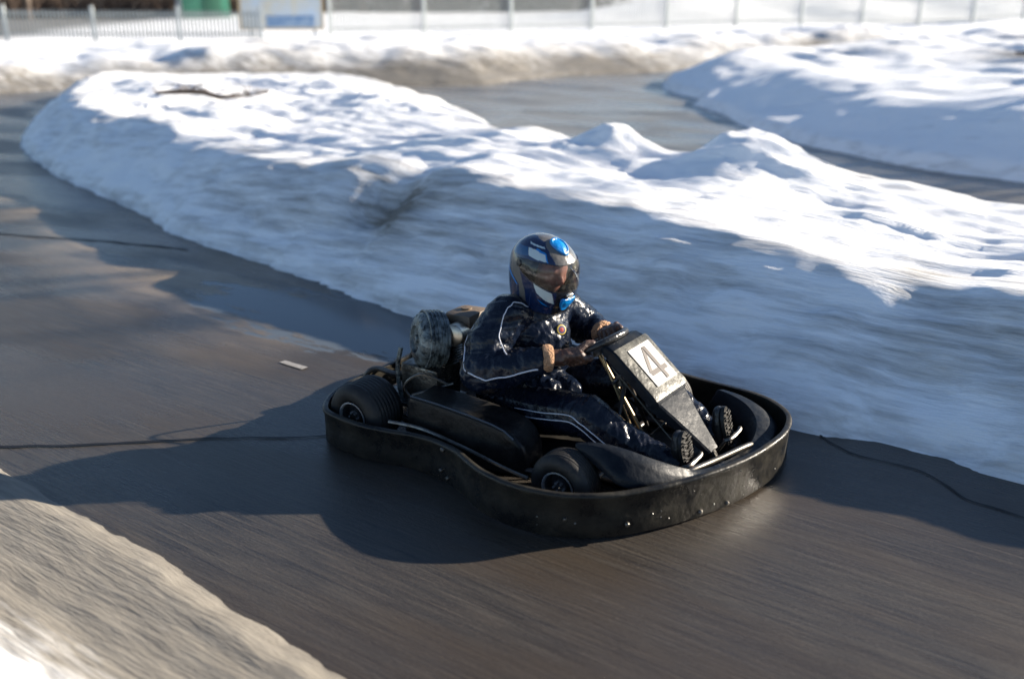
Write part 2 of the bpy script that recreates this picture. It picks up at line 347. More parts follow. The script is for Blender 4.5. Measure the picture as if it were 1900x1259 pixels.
# seams and cracks in the asphalt
TAR = mat('tar_seam', (.010, .010, .012), .5, spec=.2)
def crack(pts, w, seed):
    rnd = random.Random(seed); P = [Vector((x, y, .004)) for x, y in pts]; P = spline(P, 14); vs = []; fs = []
    for i, p in enumerate(P):
        t = (P[min(i+1, len(P)-1)]-P[max(i-1, 0)]).normalized(); n = Vector((-t.y, t.x, 0))
        j = n*w*.9*(mnoise.noise(p*2.5+Vector((seed, 0, 0))) + .35*mnoise.noise(p*11)); ww = w*(.65+.5*mnoise.noise(p*7+Vector((0, seed, 0))))
        vs += [p+j+n*ww*.5, p+j-n*ww*.5]
    fs = [(2*i, 2*i+1, 2*i+3, 2*i+2) for i in range(len(P)-1)]
    me = bpy.data.meshes.new('road_crack'); me.from_pydata([tuple(v) for v in vs], [], fs); me.update()
    tag(link('road_crack', me, TAR, None, False), kind='structure')
crack([(-1.6, -1.45+.25*-.4), (-1.26, -1.43), (-.9, -1.15), (-.55, -.87), (-.18, -.58), (.5, -.1), (1.3, .45)][1:], .024, 1)
crack([(1.62, .66), (1.71, .60), (1.82, .56), (2.04, .57), (2.17, .50), (2.27, .42), (2.46, .40), (3.2, .25)], .014, 2)
crack([(-5.9, .2), (-4.8, .55), (-3.9, .9), (-3.2, 1.1)], .05, 3)
crack([(-5.6, 9.3), (-4.3, 9.9), (-3.4, 10.6)], .08, 5)
WPAINT = mat('road_paint', (.30, .29, .28), .6, mix=(.2, .19, .18), mscale=30)
sheet('road_marking', [(-.985, -.085), (-.975, -.050), (-.81, -.048), (-.815, -.088)], .004, WPAINT)

# ------------------------------------------------------------------ fences, board, trees, hut in the background
FWHITE = mat('fence_paint', (.32, .345, .345), .5, mix=(.26, .285, .285), mscale=3)
FGREY = mat('fence_post_paint', (.42, .45, .45), .5)
def gz(x, y):
    a = np.array([[x]]); b = np.array([[y]]); D = sdist(a, b, FAR); return float(z_field(a, b, D)[0][0, 0]) if D[0, 0] > 7.5 else float(z_far(a, b, D)[0][0, 0])
def fence(a, b, h, pitch, label):
    a = Vector((*a, 0)); b = Vector((*b, 0)); t = (b-a).normalized(); L = (b-a).length; n = max(1, round(L/pitch)); pitch = L/n
    root = empty('picket_fence', (a.x, a.y, gz(a.x, a.y)), math.atan2(t.y, t.x)); tag(root, label, 'fence')
    z0 = gz(a.x, a.y)
    for i in range(n+1):
        q = a+t*pitch*i; z = gz(q.x, q.y)-z0
        MB().box((pitch*i, 0, z+h*.5), (.09, .09, h+.16), bev=.006).box((pitch*i, 0, z+h+.09), (.115, .115, .025), bev=.004).build('post', FGREY, root)
        if i < n:
            q2 = a+t*pitch*(i+1); z2 = gz(q2.x, q2.y)-z0; m = MB(); k = int(pitch/.105)
            for r in (.22, h-.12):
                m.tube([(pitch*i+.045, 0, z+r), (pitch*(i+1)-.045, 0, z2+r)], .02, 6)
            for j in range(1, k):
                f = j/k; zz = z*(1-f)+z2*f; m.box((pitch*(i+f), .024, zz+h*.5+.04), (.045, .012, h-.12))
            m.build('picket_panel', FWHITE, root)
fence((-26.6, 10.6), (-20.2, 17.4), .88, 2.4, 'low pale picket fence at the upper left, left of the blue board')
fence((-20.2, 20.3), (-3.4, 47.6), 1.30, 3.1, 'long pale picket fence running across the top right in front of white snow heaps')
bd = empty('notice_board', (-21.3, 19.3, gz(-21.3, 19.3)-.32), R(46)); tag(bd, 'pale blue notice board with dark blue lower band between the two fences', 'notice board')
BPALE = mat('board_face', (.50, .60, .72), .5, mix=(.62, .56, .42), mscale=1.6); BBLUE = mat('board_blue', (.10, .22, .42), .4, mix=(.32, .42, .55), mscale=3.5); BYEL = mat('board_frame_paint', (.55, .42, .24), .5)
MB().box((0, 0, 1.35), (2.5, .04, 1.5), bev=.005).build('board_face', BPALE, bd)
MB().box((.25, -.026, .80), (1.5, .012, .34), bev=.003).build('blue_band', BBLUE, bd)
fm = MB()
for x in (-1.28, 1.28): fm.box((x, 0, 1.35), (.07, .08, 1.62), bev=.006)
for z in (.57, 2.13): fm.box((0, 0, z), (2.49, .075, .06), bev=.006)
fm.build('frame', BYEL, bd)
for x in (-1.0, 1.0): MB().box((x, .05, .35), (.09, .09, 1.1), bev=.008).build('leg', FGREY, bd)

BARK = mat('bark', (.075, .055, .042), .85, bump=.8, bscale=14, mix=(.13, .10, .08), mscale=5, stretch=(1, 1, .25))
def tree(loc, h, r, seed, label, group=None, dense=1.0):
    rnd = random.Random(seed); root = empty('bare_tree', loc); tag(root, label, 'tree', group)
    pts = [Vector((0, 0, -.3))]; p = Vector((0, 0, 0)); n = 9
    for i in range(n+1):
        pts.append(p.copy()); p += Vector((rnd.uniform(-.1, .1)*h*.06, rnd.uniform(-.1, .1)*h*.06, h/n))
    MB().tube(pts, [r*1.35, r*1.2]+[r*(1-.85*i/n) for i in range(1, n+1)], 10).build('trunk', BARK, root)
    m = MB()
    def limb(p, d, L, r, lv):
        q = [p.copy()]; k = 4
        for i in range(k):
            d = (d+Vector((rnd.uniform(-.3, .3), rnd.uniform(-.3, .3), rnd.uniform(-.12, .25)))).normalized(); p = p+d*L/k; q.append(p.copy())
        m.tube(q, [r*(1-.7*i/k) for i in range(k+1)], 5 if lv else 6, cap=False)
        if lv < 3:
            for i in range(int((5 if lv < 2 else 4)*dense)):
                s = q[rnd.randint(1, k)]; e = (d+Vector((rnd.uniform(-1, 1), rnd.uniform(-1, 1), rnd.uniform(-.4, .7)))).normalized()
                limb(s, e, L*rnd.uniform(.4, .6), r*.42, lv+1)
    for i in range(int(11*dense)):
        t = rnd.uniform(.3, 1); s = pts[1+int(t*n)]; a = rnd.uniform(0, 6.28)
        limb(s.copy(), Vector((math.cos(a), math.sin(a), rnd.uniform(.2, .9))).normalized(), h*rnd.uniform(.22, .38)*(1.15-.5*t), r*.38*(1.2-.7*t), 0)
    m.build('crown', BARK, root)
tree((5.2, 13.6, 0), 8.5, .16, 3, 'tall bare tree out of frame on the right whose branches shade the near snow bank', 'bare trees by the track', 1.0)
tree((8.7, 13.9, 0), 6.8, .12, 9, 'smaller bare tree out of frame on the right whose shadow crosses the snow mounds', 'bare trees by the track', 1.0)
tree((9.5, 17.5, 0), 9.5, .18, 5, 'bare tree out of frame farther right behind the middle snow bank', 'bare trees by the track', 1.0)
TW = 'bare trees behind the left fence'
for i, (x, y, h, r, lab) in enumerate(((-38.0, 17.6, 11, .40, 'thick dark tree trunk behind the left part of the low picket fence'),
        (-41, 22.5, 10, .16, 'thin tree trunk behind the low picket fence, right of the thick dark trunk'),
        (-44, 13.5, 10, .2, 'slender tree at the far left edge behind the low picket fence'),
        (-40, 33.5, 10, .22, 'tree trunk behind the blue notice board'),
        (-36, 41, 11, .24, 'tree standing behind the left end of the long picket fence'))):
    tree((x, y, gz(x, y)), h, r, 20+i, lab, TW, .6)
GREEN = mat('green_paint', (.02, .13, .08), .45, mix=(.04, .18, .12), mscale=4); PALEW = mat('pale_wall', (.5, .52, .5), .7)
hut = empty('green_hut', (-37.2, 29.2, gz(-37.2, 29.2)), R(60)); tag(hut, 'small green painted hut with a pale end wall behind the low picket fence', 'hut')
MB().box((0, 0, 1.1), (2.2, 1.8, 2.2), bev=.02).build('wall', GREEN, hut)
MB().box((-1.13, 0, 1.05), (.06, 1.6, 2.0), bev=.01).build('end_wall', PALEW, hut)
MB().add([(-1.35, -1.15, 2.2), (1.35, -1.15, 2.2), (1.35, 1.15, 2.2), (-1.35, 1.15, 2.2), (-1.35, 0, 2.9), (1.35, 0, 2.9)], [(0, 1, 5, 4), (2, 3, 4, 5), (0, 4, 3), (1, 2, 5), (0, 3, 2, 1)]).build('roof', DSTEEL, hut, False)
MB().box((.3, -.915, 1.0), (.8, .04, 1.9), bev=.01).build('door', mat('green_door', (.015, .09, .055), .5), hut)
BROWNW = mat('brown_hedge_twigs', (.13, .09, .065), .9, mix=(.07, .05, .04), mscale=5)
def thicket(x0, y0, x1, y1, n, seed, label):
    rnd = random.Random(seed); m = MB()
    for i in range(n):
        t = rnd.random(); x = x0+(x1-x0)*t+rnd.uniform(-2.2, 2.2); y = y0+(y1-y0)*t+rnd.uniform(-2.2, 2.2); z = gz(x, y)
        p = Vector((x, y, z-.1)); q = [p]; d = Vector((rnd.uniform(-.5, .5), rnd.uniform(-.5, .5), 1))
        for k in range(3): d = (d+Vector((rnd.uniform(-.4, .4), rnd.uniform(-.4, .4), 0))).normalized(); p = p+d*rnd.uniform(.4, .8); q.append(p)
        m.tube(q, [.035, .026, .018, .008], 4, cap=False)
    tag(m.build('thicket', BROWNW), label, 'undergrowth', kind='stuff')
thicket(-50, 8, -36, 40, 3000, 4, 'brown leafless thicket of stems behind the low picket fence and the blue board')
thicket(-36, 40, -27, 50, 1500, 6, 'brown leafless thicket of stems behind the left end of the long picket fence')

# broken branches half buried in the snow
def branch(loc, L, rz, seed, label):
    rnd = random.Random(seed); root = MB(); p = Vector((-L/2, 0, 0)); q = []
    for i in range(7): q.append(p+Vector((L*i/6, rnd.uniform(-.04, .04), .02+.03*math.sin(i)+rnd.uniform(-.01, .02))))
    root.tube(q, [.018, .03, .034, .034, .03, .022, .01], 7)
    for i in range(14):
        s = q[rnd.randint(0, 6)]; root.tube([s, s+Vector((rnd.uniform(-.2, .2), rnd.uniform(-.15, .15), rnd.uniform(.0, .10))), s+Vector((rnd.uniform(-.35, .35), rnd.uniform(-.2, .2), rnd.uniform(-.02, .14)))], [.01, .007, .003], 5)
    o = root.build('fallen_branch', BARK); o.location = loc; o.rotation_euler = (0, 0, rz); tag(o, label, 'branch', 'fallen branches on the snow'); return o
branch((-6.75, 4.25, .60), 1.1, R(35), 1, 'dark fallen branch lying on top of the near snow bank at the upper left')
branch((.75, 15.9, .72), .9, R(10), 2, 'brown fallen branch on the snow bank near the right edge of the photo')

# ------------------------------------------------------------------ the go-kart (x forward, y to its left)
KG = empty('go_kart', (0, 0, 0)); tag(KG, 'black rental go-kart number 4 with a full wrap-around bumper on the wet track', 'go-kart')
RING = [(-.235, -.28), (-.222, -.42), (-.192, -.515), (-.15, -.582), (-.10, -.626), (-.02, -.640), (.10, -.643), (.235, -.626), (.34, -.604), (.437, -.598), (.515, -.612), (.602, -.640), (.70, -.688), (.79, -.722), (.93, -.740), (1.06, -.715), (1.16, -.664), (1.267, -.58), (1.385, -.42), (1.48, -.23), (1.545, -.05), (1.578, .12),
        (1.582, .25), (1.545, .39), (1.46, .475), (1.35, .52), (1.21, .535), (1.06, .54), (.92, .55), (.80, .545), (.68, .51), (.58, .49), (.48, .475), (.38, .48), (.22, .51), (.02, .52), (-.10, .50), (-.18, .43), (-.22, .30), (-.225, .1), (-.225, -.1)]
def ring_mesh():
    P = spline([(x, y, 0) for x, y in RING], 6, True); N = len(P); vs = []; fs = []
    # profile: (outward offset, height)
    prof = [(-.002, .016), (.006, .012), (.010, .020), (.007, .09), (.009, .165), (.014, .171), (.0155, .180), (.012, .188), (.003, .1905), (-.008, .188), (-.010, .180), (-.004, .170), (-.005, .03)]
    K = len(prof)
    for i, p in enumerate(P):
        t = (P[(i+1) % N]-P[i-1]).normalized(); n = Vector((t.y, -t.x, 0))
        wob = .002*math.sin(i*.9)*math.sin(i*.37); zk = 1-.11*min(max((.75-p.x)/.5, 0), 1)
        for o, z in prof:
            k = math.sin(math.pi*min(max((z-.02)/.16, 0), 1)); vs.append(p+n*(o+wob*k)+Vector((0, 0, z*zk+.0015*math.sin(i*.31))))
    for i in range(N):
        j = (i+1) % N
        for k in range(K): fs.append((i*K+k, j*K+k, j*K+(k+1) % K, i*K+(k+1) % K))
    return vs, fs
rm = MB(); rm.add(*ring_mesh()); BRING = rm.build('bumper', BUMP, KG, sharp=58)
ringP = spline([(x, y, 0) for x, y in RING], 6, True)
def on_ring(x, y, z, off=.0125):
    q = min(range(len(ringP)), key=lambda i: (ringP[i].x-x)**2+(ringP[i].y-y)**2); t = (ringP[(q+1) % len(ringP)]-ringP[q-1]).normalized(); n = Vector((t.y, -t.x, 0))
    p = ringP[q]+n*off; return Vector((p.x, p.y, z)), n
for x, y, z, r in ((.515, -.6, .155, .011), (.505, -.6, .060, .009), (.545, -.6, .042, .009), (1.455, -.29, .035, .010), (1.50, -.18, .03, .009), (1.10, -.69, .09, .007), (1.30, -.55, .06, .009)):
    p, n = on_ring(x, y, z); MB().lathe([(-.006, r), (.003, r), (.007, r*.7), (.008, 0.0005)], p, n, 14).build('bolt', STEEL, BRING)

def specks():
    rnd = random.Random(5); m = MB()
    for i in range(16):
        k = rnd.choice([q for q in range(len(ringP)) if ringP[q].x > 1.0 and ringP[q].y < .45]); q = ringP[k]; z = rnd.uniform(.025, .15); p, n = on_ring(q.x, q.y, z, .0095); r = rnd.uniform(.0012, .0034)*(1.8 if i in (3, 40) else 1)
        bm = bmesh.new(); bmesh.ops.create_icosphere(bm, subdivisions=1, radius=r); bm.verts.index_update()
        m.add([(p.x+v.co.x*rnd.uniform(.8, 1.5), p.y+v.co.y*rnd.uniform(.8, 1.5), p.z+v.co.z) for v in bm.verts], [[v.index for v in f.verts] for f in bm.faces]); bm.free()
    o = m.build('ice_specks', mat('dirty_ice', (.22, .21, .185), .3), BRING); o['kind'] = 'stuff'
specks()
fl = MB()
fl.poly([(.12, -.20, .045), (.30, -.30, .045), (1.36, -.27, .045), (1.46, -.16, .045), (1.50, .08, .045), (1.44, .26, .045), (1.30, .30, .045), (.30, .22, .045), (.12, .12, .045)], .006, (0, 0, 1))
fl.build('floor_pan', mat('floor_pan_metal', (.012, .012, .012), .5, 0, spec=.3, mix=(.025, .022, .018), mscale=9, rvar=.12), KG, False)
cf = MB()
for y, yy in ((-.36, -.46), (.28, .38)):
    cf.tube(spline([(-.14, y*.7, .09), (.15, y, .065), (.6, y, .065), (.98, y*.9, .065), (1.30, y*.8, .065), (1.43, y*.35, .07)], 6), .015, 10)
    cf.tube(spline([(.14, y, .07), (.25, yy, .08), (.80, yy, .08), (.92, y*.95, .07)], 6), .012, 8)
cf.tube([(-.14, -.25, .09), (-.14, .2, .09)], .015, 10); cf.tube([(.98, -.36, .07), (.98, .30, .07)], .015, 10); cf.tube([(.32, -.36, .07), (.32, .28, .07)], .014, 10)
cf.tube([(0, -.42, .14), (0, -.36, .07)], .018, 8)
for y in (-.3, 0, .25): cf.tube([(-.14, y*.8, .09), (-.205, y, .10)], .012, 8)
for s_, y in ((-1, -.36), (1, .27)): cf.tube([(1.02, y, .07), (1.02, y+s_*.07, .13)], .017, 8)
cf.build('chassis_frame', DSTEEL, KG)
MB().tube(spline([(.205, -.585, .178), (.35, -.55, .170), (.56, -.54, .14), (.75, -.55, .115), (.86, -.545, .10)], 6), .0085, 8).build('side_bar', STEEL, KG)
MB().tube([(0, -.58, .14), (0, .49, .14)], .019, 14).build('rear_axle', STEEL, KG)
MB().lathe([(-.012, .02), (-.012, .095), (.012, .095), (.012, .02)], (0, .12, .14), (0, 1, 0), 40).build('brake_disc', STEEL, KG)

def wheel(x, y, s, Ro, w, rr):
    """y: outer face; s: -1 right side, 1 left side"""
    root = empty('wheel', (x, y-s*w/2, Ro), parent=KG); c = (0, 0, 0); ax = (0, s, 0); h = w/2
    t = MB(); e = Ro-rr
    prof = [(h-.020, rr), (h-.006, rr+e*.10), (h, rr+e*.35), (h-.002, rr+e*.62), (h-.012, rr+e*.86), (h-.026, Ro-.0025)]
    gro = []
    nb = 7 if w > .15 else 5
    for i in range(nb):
        a = h-.03-(w-.06)*i/nb; b = h-.03-(w-.06)*(i+.86)/nb; g = (a-b)*.08
        gro += [(a, Ro-.0022), (a-g, Ro), (b+g, Ro), (b, Ro-.0022)]
    prof = prof+gro+[(-q[0], q[1]) for q in prof[::-1]]
    t.lathe(prof, c, ax, 56); t.build('tyre', RUBBER, root, sharp=60)
    m = MB(); m.lathe([(h-.010, rr-.001), (h-.003, rr+.003), (h-.003, rr-.003), (h-.012, rr-.006)], c, ax, 48)
    m.lathe([(h-.012, rr-.006), (h-.05, rr-.012), (h-.055, rr*.55), (h-.045, .03), (h-.02, .028), (h-.018, .001)], c, ax, 48, m=1)
    m.lathe([(-h+.010, rr), (-h+.04, rr-.012), (h-.055, rr*.55)], c, ax, 40)
    for k in range(6):
        a = k*math.pi/3; m.tube([Vector((math.cos(a)*.021, s*(h-.02), math.sin(a)*.021)), Vector((math.cos(a)*.021, s*(h-.008), math.sin(a)*.021))], .0045, 6)
    m.build('rim', [RIMM, RIMD], root, sharp=35); return root
wheel(0, -.59, -1, .14, .195, .068); wheel(0, .50, 1, .14, .195, .068)
wheel(1.02, -.60, -1, .128, .130, .065); wheel(.985, .445, 1, .128, .130, .065)

# side pods: long boxes with a rounded front end
def pod(s, yo, yi):
    m = MB(); secs = []
    for x, zt, zb, ins in ((.235, .262, .09, .008), (.25, .272, .075, .0), (.40, .270, .065, 0), (.55, .262, .06, 0), (.66, .252, .06, 0), (.715, .242, .06, .004), (.76, .218, .065, .012), (.79, .18, .075, .022), (.805, .13, .095, .035)):
        a, b = yo-s*ins, yi+s*ins; c = .014
        secs.append([(x, a, zb), (x, a, zt-c*2), (x, a-s*c*.3, zt-c*.7), (x, a-s*c, zt-.001), (x, a-s*c*2.2, zt-.004), (x, (a+b)/2, zt-.018), (x, b+s*c*2, zt-.008), (x, b+s*.004, zt-.014), (x, b, zt-c*2), (x, b, zb)])
    K = len(secs[0]); vs = [p for q in secs for p in q]; fs = []
    for i in range(len(secs)-1):
        for k in range(K): fs.append((i*K+k, i*K+(k+1) % K, (i+1)*K+(k+1) % K, (i+1)*K+k))
    fs += [tuple(range(K))[::-1], tuple((len(secs)-1)*K+k for k in range(K))]
    m.add(vs, fs); o = m.build('side_pod', BLACK, KG, sharp=32)
    e = MB(); e.tube([(x_, yo-s*.009, z_) for x_, z_ in ((.25, .272), (.40, .270), (.55, .262), (.66, .252), (.715, .240), (.76, .215))], .004, 6); e.build('edge_trim', mat('trim', (.06, .07, .085), .25), o)
pod(-1, -.505, -.315); pod(1, .415, .235)

# seat: a shell bucket
def seat():
    m = MB(); vs = []; nu, nv = 18, 17
    prof = spline([(.66, 0, .10), (.55, 0, .055), (.42, 0, .05), (.34, 0, .07), (.29, 0, .14), (.255, 0, .26), (.225, 0, .40)], 3); nu = len(prof)
    for i, p in enumerate(prof):
        t = i/(nu-1); w = .185-.02*t; rise = .13*(1-.2*t) if t < .5 else .12*(1.2-t)*1.2
        for j in range(nv):
            u = -1+2*j/(nv-1); k = abs(u)**3
            vs.append((p.x+k*(.10 if t > .4 else .0)*(t), u*w, p.z+k*rise*(1-t*.9)))
    fs = [(i*nv+j, i*nv+j+1, (i+1)*nv+j+1, (i+1)*nv+j) for i in range(nu-1) for j in range(nv-1)]
    m.add(vs, fs); o = m.build('seat', BLACK, KG); md = o.modifiers.new('t', 'SOLIDIFY'); md.thickness = .008; return o
seat()

# engine group behind the right shoulder
TEAL = mat('aged_engine_paint', (.012, .016, .018), .34, .3, mix=(.20, .235, .24), mscale=26, rvar=.15, bump=.4, bscale=60)
ALU = mat('cast_aluminium', (.16, .155, .145), .42, .85, mix=(.03, .026, .022), mscale=20, rvar=.15, bump=.4, bscale=70)
TANK = mat('dusty_brown_tank', (.13, .095, .065), .6, mix=(.12, .09, .065), mscale=12, bump=.2, bscale=60)
EN = empty('engine', (0, 0, 0), parent=KG)
b_ = MB(); b_.box((.155, -.24, .235), (.20, .17, .17), bev=.012, m=0)
for i in range(9): b_.box((.205, -.225, .335+i*.012), (.135, .135, .0045), bev=.001)
b_.box((.205, -.225, .385), (.085, .085, .12), bev=.01); b_.box((.20, -.225, .452), (.11, .10, .032), bev=.01); b_.box((.10, -.24, .145), (.32, .25, .016), bev=.003)
for x in (.10, .21):
    for y in (-.30, -.18): b_.tube([(x, y, .06), (x, y, .145)], .011, 8)
b_.build('engine_block', ALU, EN)
bh = MB(); ax = Vector((-.55, -.80, .12)).normalized(); c = Vector((.170, -.270, .435))
bh.lathe([(-.055, .118), (-.035, .123), (.020, .120), (.045, .108), (.058, .085), (.062, .060), (.050, .056), (.048, .02), (.060, .018), (.062, .001)], c, ax, 44)
e1 = ax.cross(Vector((0, 0, 1))).normalized(); e2 = e1.cross(ax)
for k in range(16):
    a = k*math.pi/8; d = e1*math.cos(a)+e2*math.sin(a); bh.tube([c+ax*.060+d*.065, c+ax*.047+d*.106], .0035, 5)
bh.lathe([(-.075, .100), (-.06, .121), (-.05, .121), (-.048, .10)], c, ax, 44)
for k in range(5): bh.lathe([(-.045+k*.016, .1195), (-.043+k*.016, .1265), (-.039+k*.016, .1265), (-.037+k*.016, .1195)], c, ax, 44)
bh.build('blower_housing', TEAL, EN, sharp=50)
MB().tube(spline([(.075, -.34, .40), (.06, -.35, .30), (.07, -.345, .18), (.09, -.33, .13)], 4), .010, 8).build('guard_strap', TEAL, EN)
tk = MB(); tk.box((.255, -.105, .505), (.15, .16, .070), Matrix.Rotation(R(-4), 3, 'Y'), bev=.030); tk.lathe([(-.01, .024), (.006, .024), (.008, .0005)], (.25, -.10, .542), (0, 0, 1), 20)
tk.build('fuel_tank', TANK, EN)
af = MB(); af.lathe([(-.05, .001), (-.05, .04), (-.045, .047), (.045, .047), (.05, .04), (.05, .001)], (.285, -.215, .47), (.2, -1, .1), 28); af.build('air_filter', mat('filter_steel', (.45, .42, .36), .3, .9, mix=(.2, .17, .13), mscale=20), EN)
mf = MB(); mf.lathe([(-.09, .001), (-.09, .03), (-.08, .038), (.08, .038), (.09, .03), (.09, .001)], (.10, -.13, .33), (0, 1, 0), 24); mf.tube(spline([(.17, -.20, .40), (.12, -.17, .40), (.10, -.15, .35)], 5), .014, 8); mf.build('muffler', DSTEEL, EN)
lk = MB(); lk.tube(spline([(.30, -.31, .27), (.20, -.36, .31), (.12, -.38, .24), (.18, -.36, .16)], 6), .006, 6); lk.tube([(.20, -.40, .155), (.34, -.30, .215)], .008, 8); lk.tube([(.16, -.38, .21), (.30, -.27, .26)], .007, 8)
lk.build('control_rods', STEEL, EN)
MB().tube(spline([(.10, -.14, .38), (.0, -.08, .42), (-.05, -.06, .3), (-.05, -.05, .2)], 6), .006, 6).build('fuel_hose', BLACK, EN)
MB().box((.03, -.09, .17), (.22, .035, .12), bev=.016).build('chain_guard', BLACK, EN)
MB().tube(spline([(-.19, -.30, .11), (-.17, -.30, .20), (-.12, -.28, .235), (.02, -.27, .24), (.02, 0, .25), (-.12, 0, .24), (-.19, .02, .14)], 6), .013, 8).build('engine_guard', DSTEEL, EN)

# steering
SW = Vector((.832, .0, .468)); sn = Vector((-.52, .02, .854)).normalized(); s1 = Vector((0, 1, 0)); s1 = (s1-sn*s1.dot(sn)).normalized(); s2 = s1.cross(sn).normalized()
def swp(a, r=.138): return SW+(s1*math.cos(a)+s2*math.sin(a))*r
stw = MB(); stw.tube([swp(2*math.pi*k/48)-sn*0 for k in range(48)], .0145, 12, True); ST = stw.build('steering_wheel', mat('wheel_grip', (.02, .02, .021), .36, bump=.3, bscale=90, rvar=.1), KG)
sp_ = MB()
for a in (R(0), R(180), R(270)): sp_.tube([SW-sn*.03+(s1*math.cos(a)+s2*math.sin(a))*.02, SW-sn*.012+(s1*math.cos(a)+s2*math.sin(a))*.130], .009, 8)
sp_.lathe([(-.045, .001), (-.045, .045), (-.03, .048), (-.015, .04), (-.012, .001)], SW, sn, 28); sp_.build('spokes', DSTEEL, ST)
MB().tube([SW-sn*.03, (1.085, -.005, .115)], .0095, 10).build('steering_column', BRASS, KG)
sc = MB(); sc.tube([(.985, .0, .36), (1.03, -.20, .06)], .009, 8); sc.tube([(.985, 0, .36), (1.03, .16, .06)], .009, 8); sc.lathe([(-.02, .001), (-.02, .022), (.02, .022), (.02, .001)], (.955, -.002, .335), (-.45, 0, .89), 16)
sc.tube([(.955, -.06, .345), (.955, .06, .345)], .008, 8); sc.build('column_support', DSTEEL, KG)
for s_, y in ((-1, -.47), (1, .38)): MB().tube([(1.10, s_*.02, .115), (1.09, y, .12)], .0065, 8).build('tie_rod', STEEL, KG)
MB().tube([(.90, -.05, .44), (1.06, -.06, .15)], .0055, 8).build('throttle_rod', BRASS, KG)
MB().tube([(.93, -.03, .40), (1.32, -.10, .12)], .003, 6).build('cable', mat('cable_sheath', (.12, .11, .09), .5), KG)

# nose panel with the number plate
def P_(t, u, lift=0):
    """t along the panel from the steering wheel end forward, u sideways"""
    A = Vector((1.006, 0.0, .505)); B = Vector((1.182, .0, .356)); d = (B-A); n = Vector((-d.z, 0, d.x)).normalized(); sd_ = Vector((.075, .997, .03)).normalized()
    return A+d*t+sd_*u+n*lift
pn = MB(); NW = .124
secs = [(-.26, .108, -.030, -.055), (-.21, .113, -.016, -.055), (-.03, .121, .0, -.052), (.0, NW, .002, -.050), (.5, NW, .002, -.046), (1.0, NW, .001, -.044), (1.06, NW-.004, -.003, -.044), (1.12, NW-.014, -.014, -.044)]
vs = []; K = 8
for t, w, l, bl in secs:
    vs += [P_(t, -w, bl), P_(t, -w, l-.012), P_(t, -w+.006, l-.003), P_(t, -w+.018, l), P_(t, w-.018, l), P_(t, w-.006, l-.003), P_(t, w, l-.012), P_(t, w, bl)]
fs = []
for i in range(len(secs)-1):
    for k in range(K): fs.append((i*K+k, (i+1)*K+k, (i+1)*K+(k+1) % K, i*K+(k+1) % K))
fs += [tuple(range(K)), tuple(len(vs)-K+k for k in range(K))[::-1]]
pn.add(vs, fs); NP = pn.build('nose_panel', NAVYPL, KG, sharp=28)
TAPE = mat('dirty_clear_tape', (.060, .059, .052), .38, spec=.3, mix=(.125, .12, .10), mscale=14, bump=.4, bscale=45, rvar=.12)
tp = MB(); nx_, ny_ = 18, 12; vs = []
for i in range(nx_+1):
    for j in range(ny_+1):
        t = -.07+1.13*i/nx_; u = (-1+2*j/ny_)*(NW-.003); ww = .0022*mnoise.noise(Vector((t*9, u*40, 2)))
        vs.append(P_(t, u, .0045+ww*(1 if (t < .08 or t > .92) else .4)-(.004 if abs(u) > NW-.02 else 0)-(.004 if t < -.02 else 0)-(.003 if t > 1.02 else 0)))
tp.add(vs, [(i*(ny_+1)+j, i*(ny_+1)+j+1, (i+1)*(ny_+1)+j+1, (i+1)*(ny_+1)+j) for i in range(nx_) for j in range(ny_)]); tp.build('tape_cover', TAPE, NP)
WP = mat('white_plate', (.50, .485, .46), .4, mix=(.38, .35, .31), mscale=14); INK = mat('plate_ink', (.045, .032, .026), .5)
npm = MB(); npm.poly([P_(.06, -.066, .0085), P_(.86, -.066, .0085), P_(.86, .088, .0085), P_(.06, .088, .0085)], .002, P_(0, 0, 1)-P_(0, 0, 0))
def st(a, b, w=.0125):
    """one stroke of the digit; coordinates in plate units (x right, y up)"""
    q = lambda x, y: P_(.86-.72*y, -.040+.080*x, .0096)
    A, B = q(*a), q(*b); d = (B-A).normalized(); n = (P_(0, 0, 1)-P_(0, 0, 0)).normalized(); s_ = d.cross(n)*w/2
    npm.add([A-d*.0-s_, A-s_*-1, B+s_, B-s_], [(0, 1, 2, 3)], 1)
def st2(a, b, w, k):
    q = lambda x, y: P_(.80-.66*y, -.042+.106*x, .0096+.0003*k)
    A, B = q(*a), q(*b); d = (B-A).normalized(); n = (P_(0, 0, 1)-P_(0, 0, 0)).normalized(); s_ = d.cross(n)*w/2; e = d*w*.35
    npm.add([A-e+s_, A-e-s_, B+e-s_, B+e+s_], [(0, 1, 2, 3)], 1)
st2((.60, .97), (.03, .32), .019, 0); st2((.05, .28), (1.0, .28), .021, 1); st2((.68, .97), (.68, .03), .022, 2)
npl = npm.build('number_plate', [WP, INK], NP, False); npl['label'] = 'white number plate reading 4'
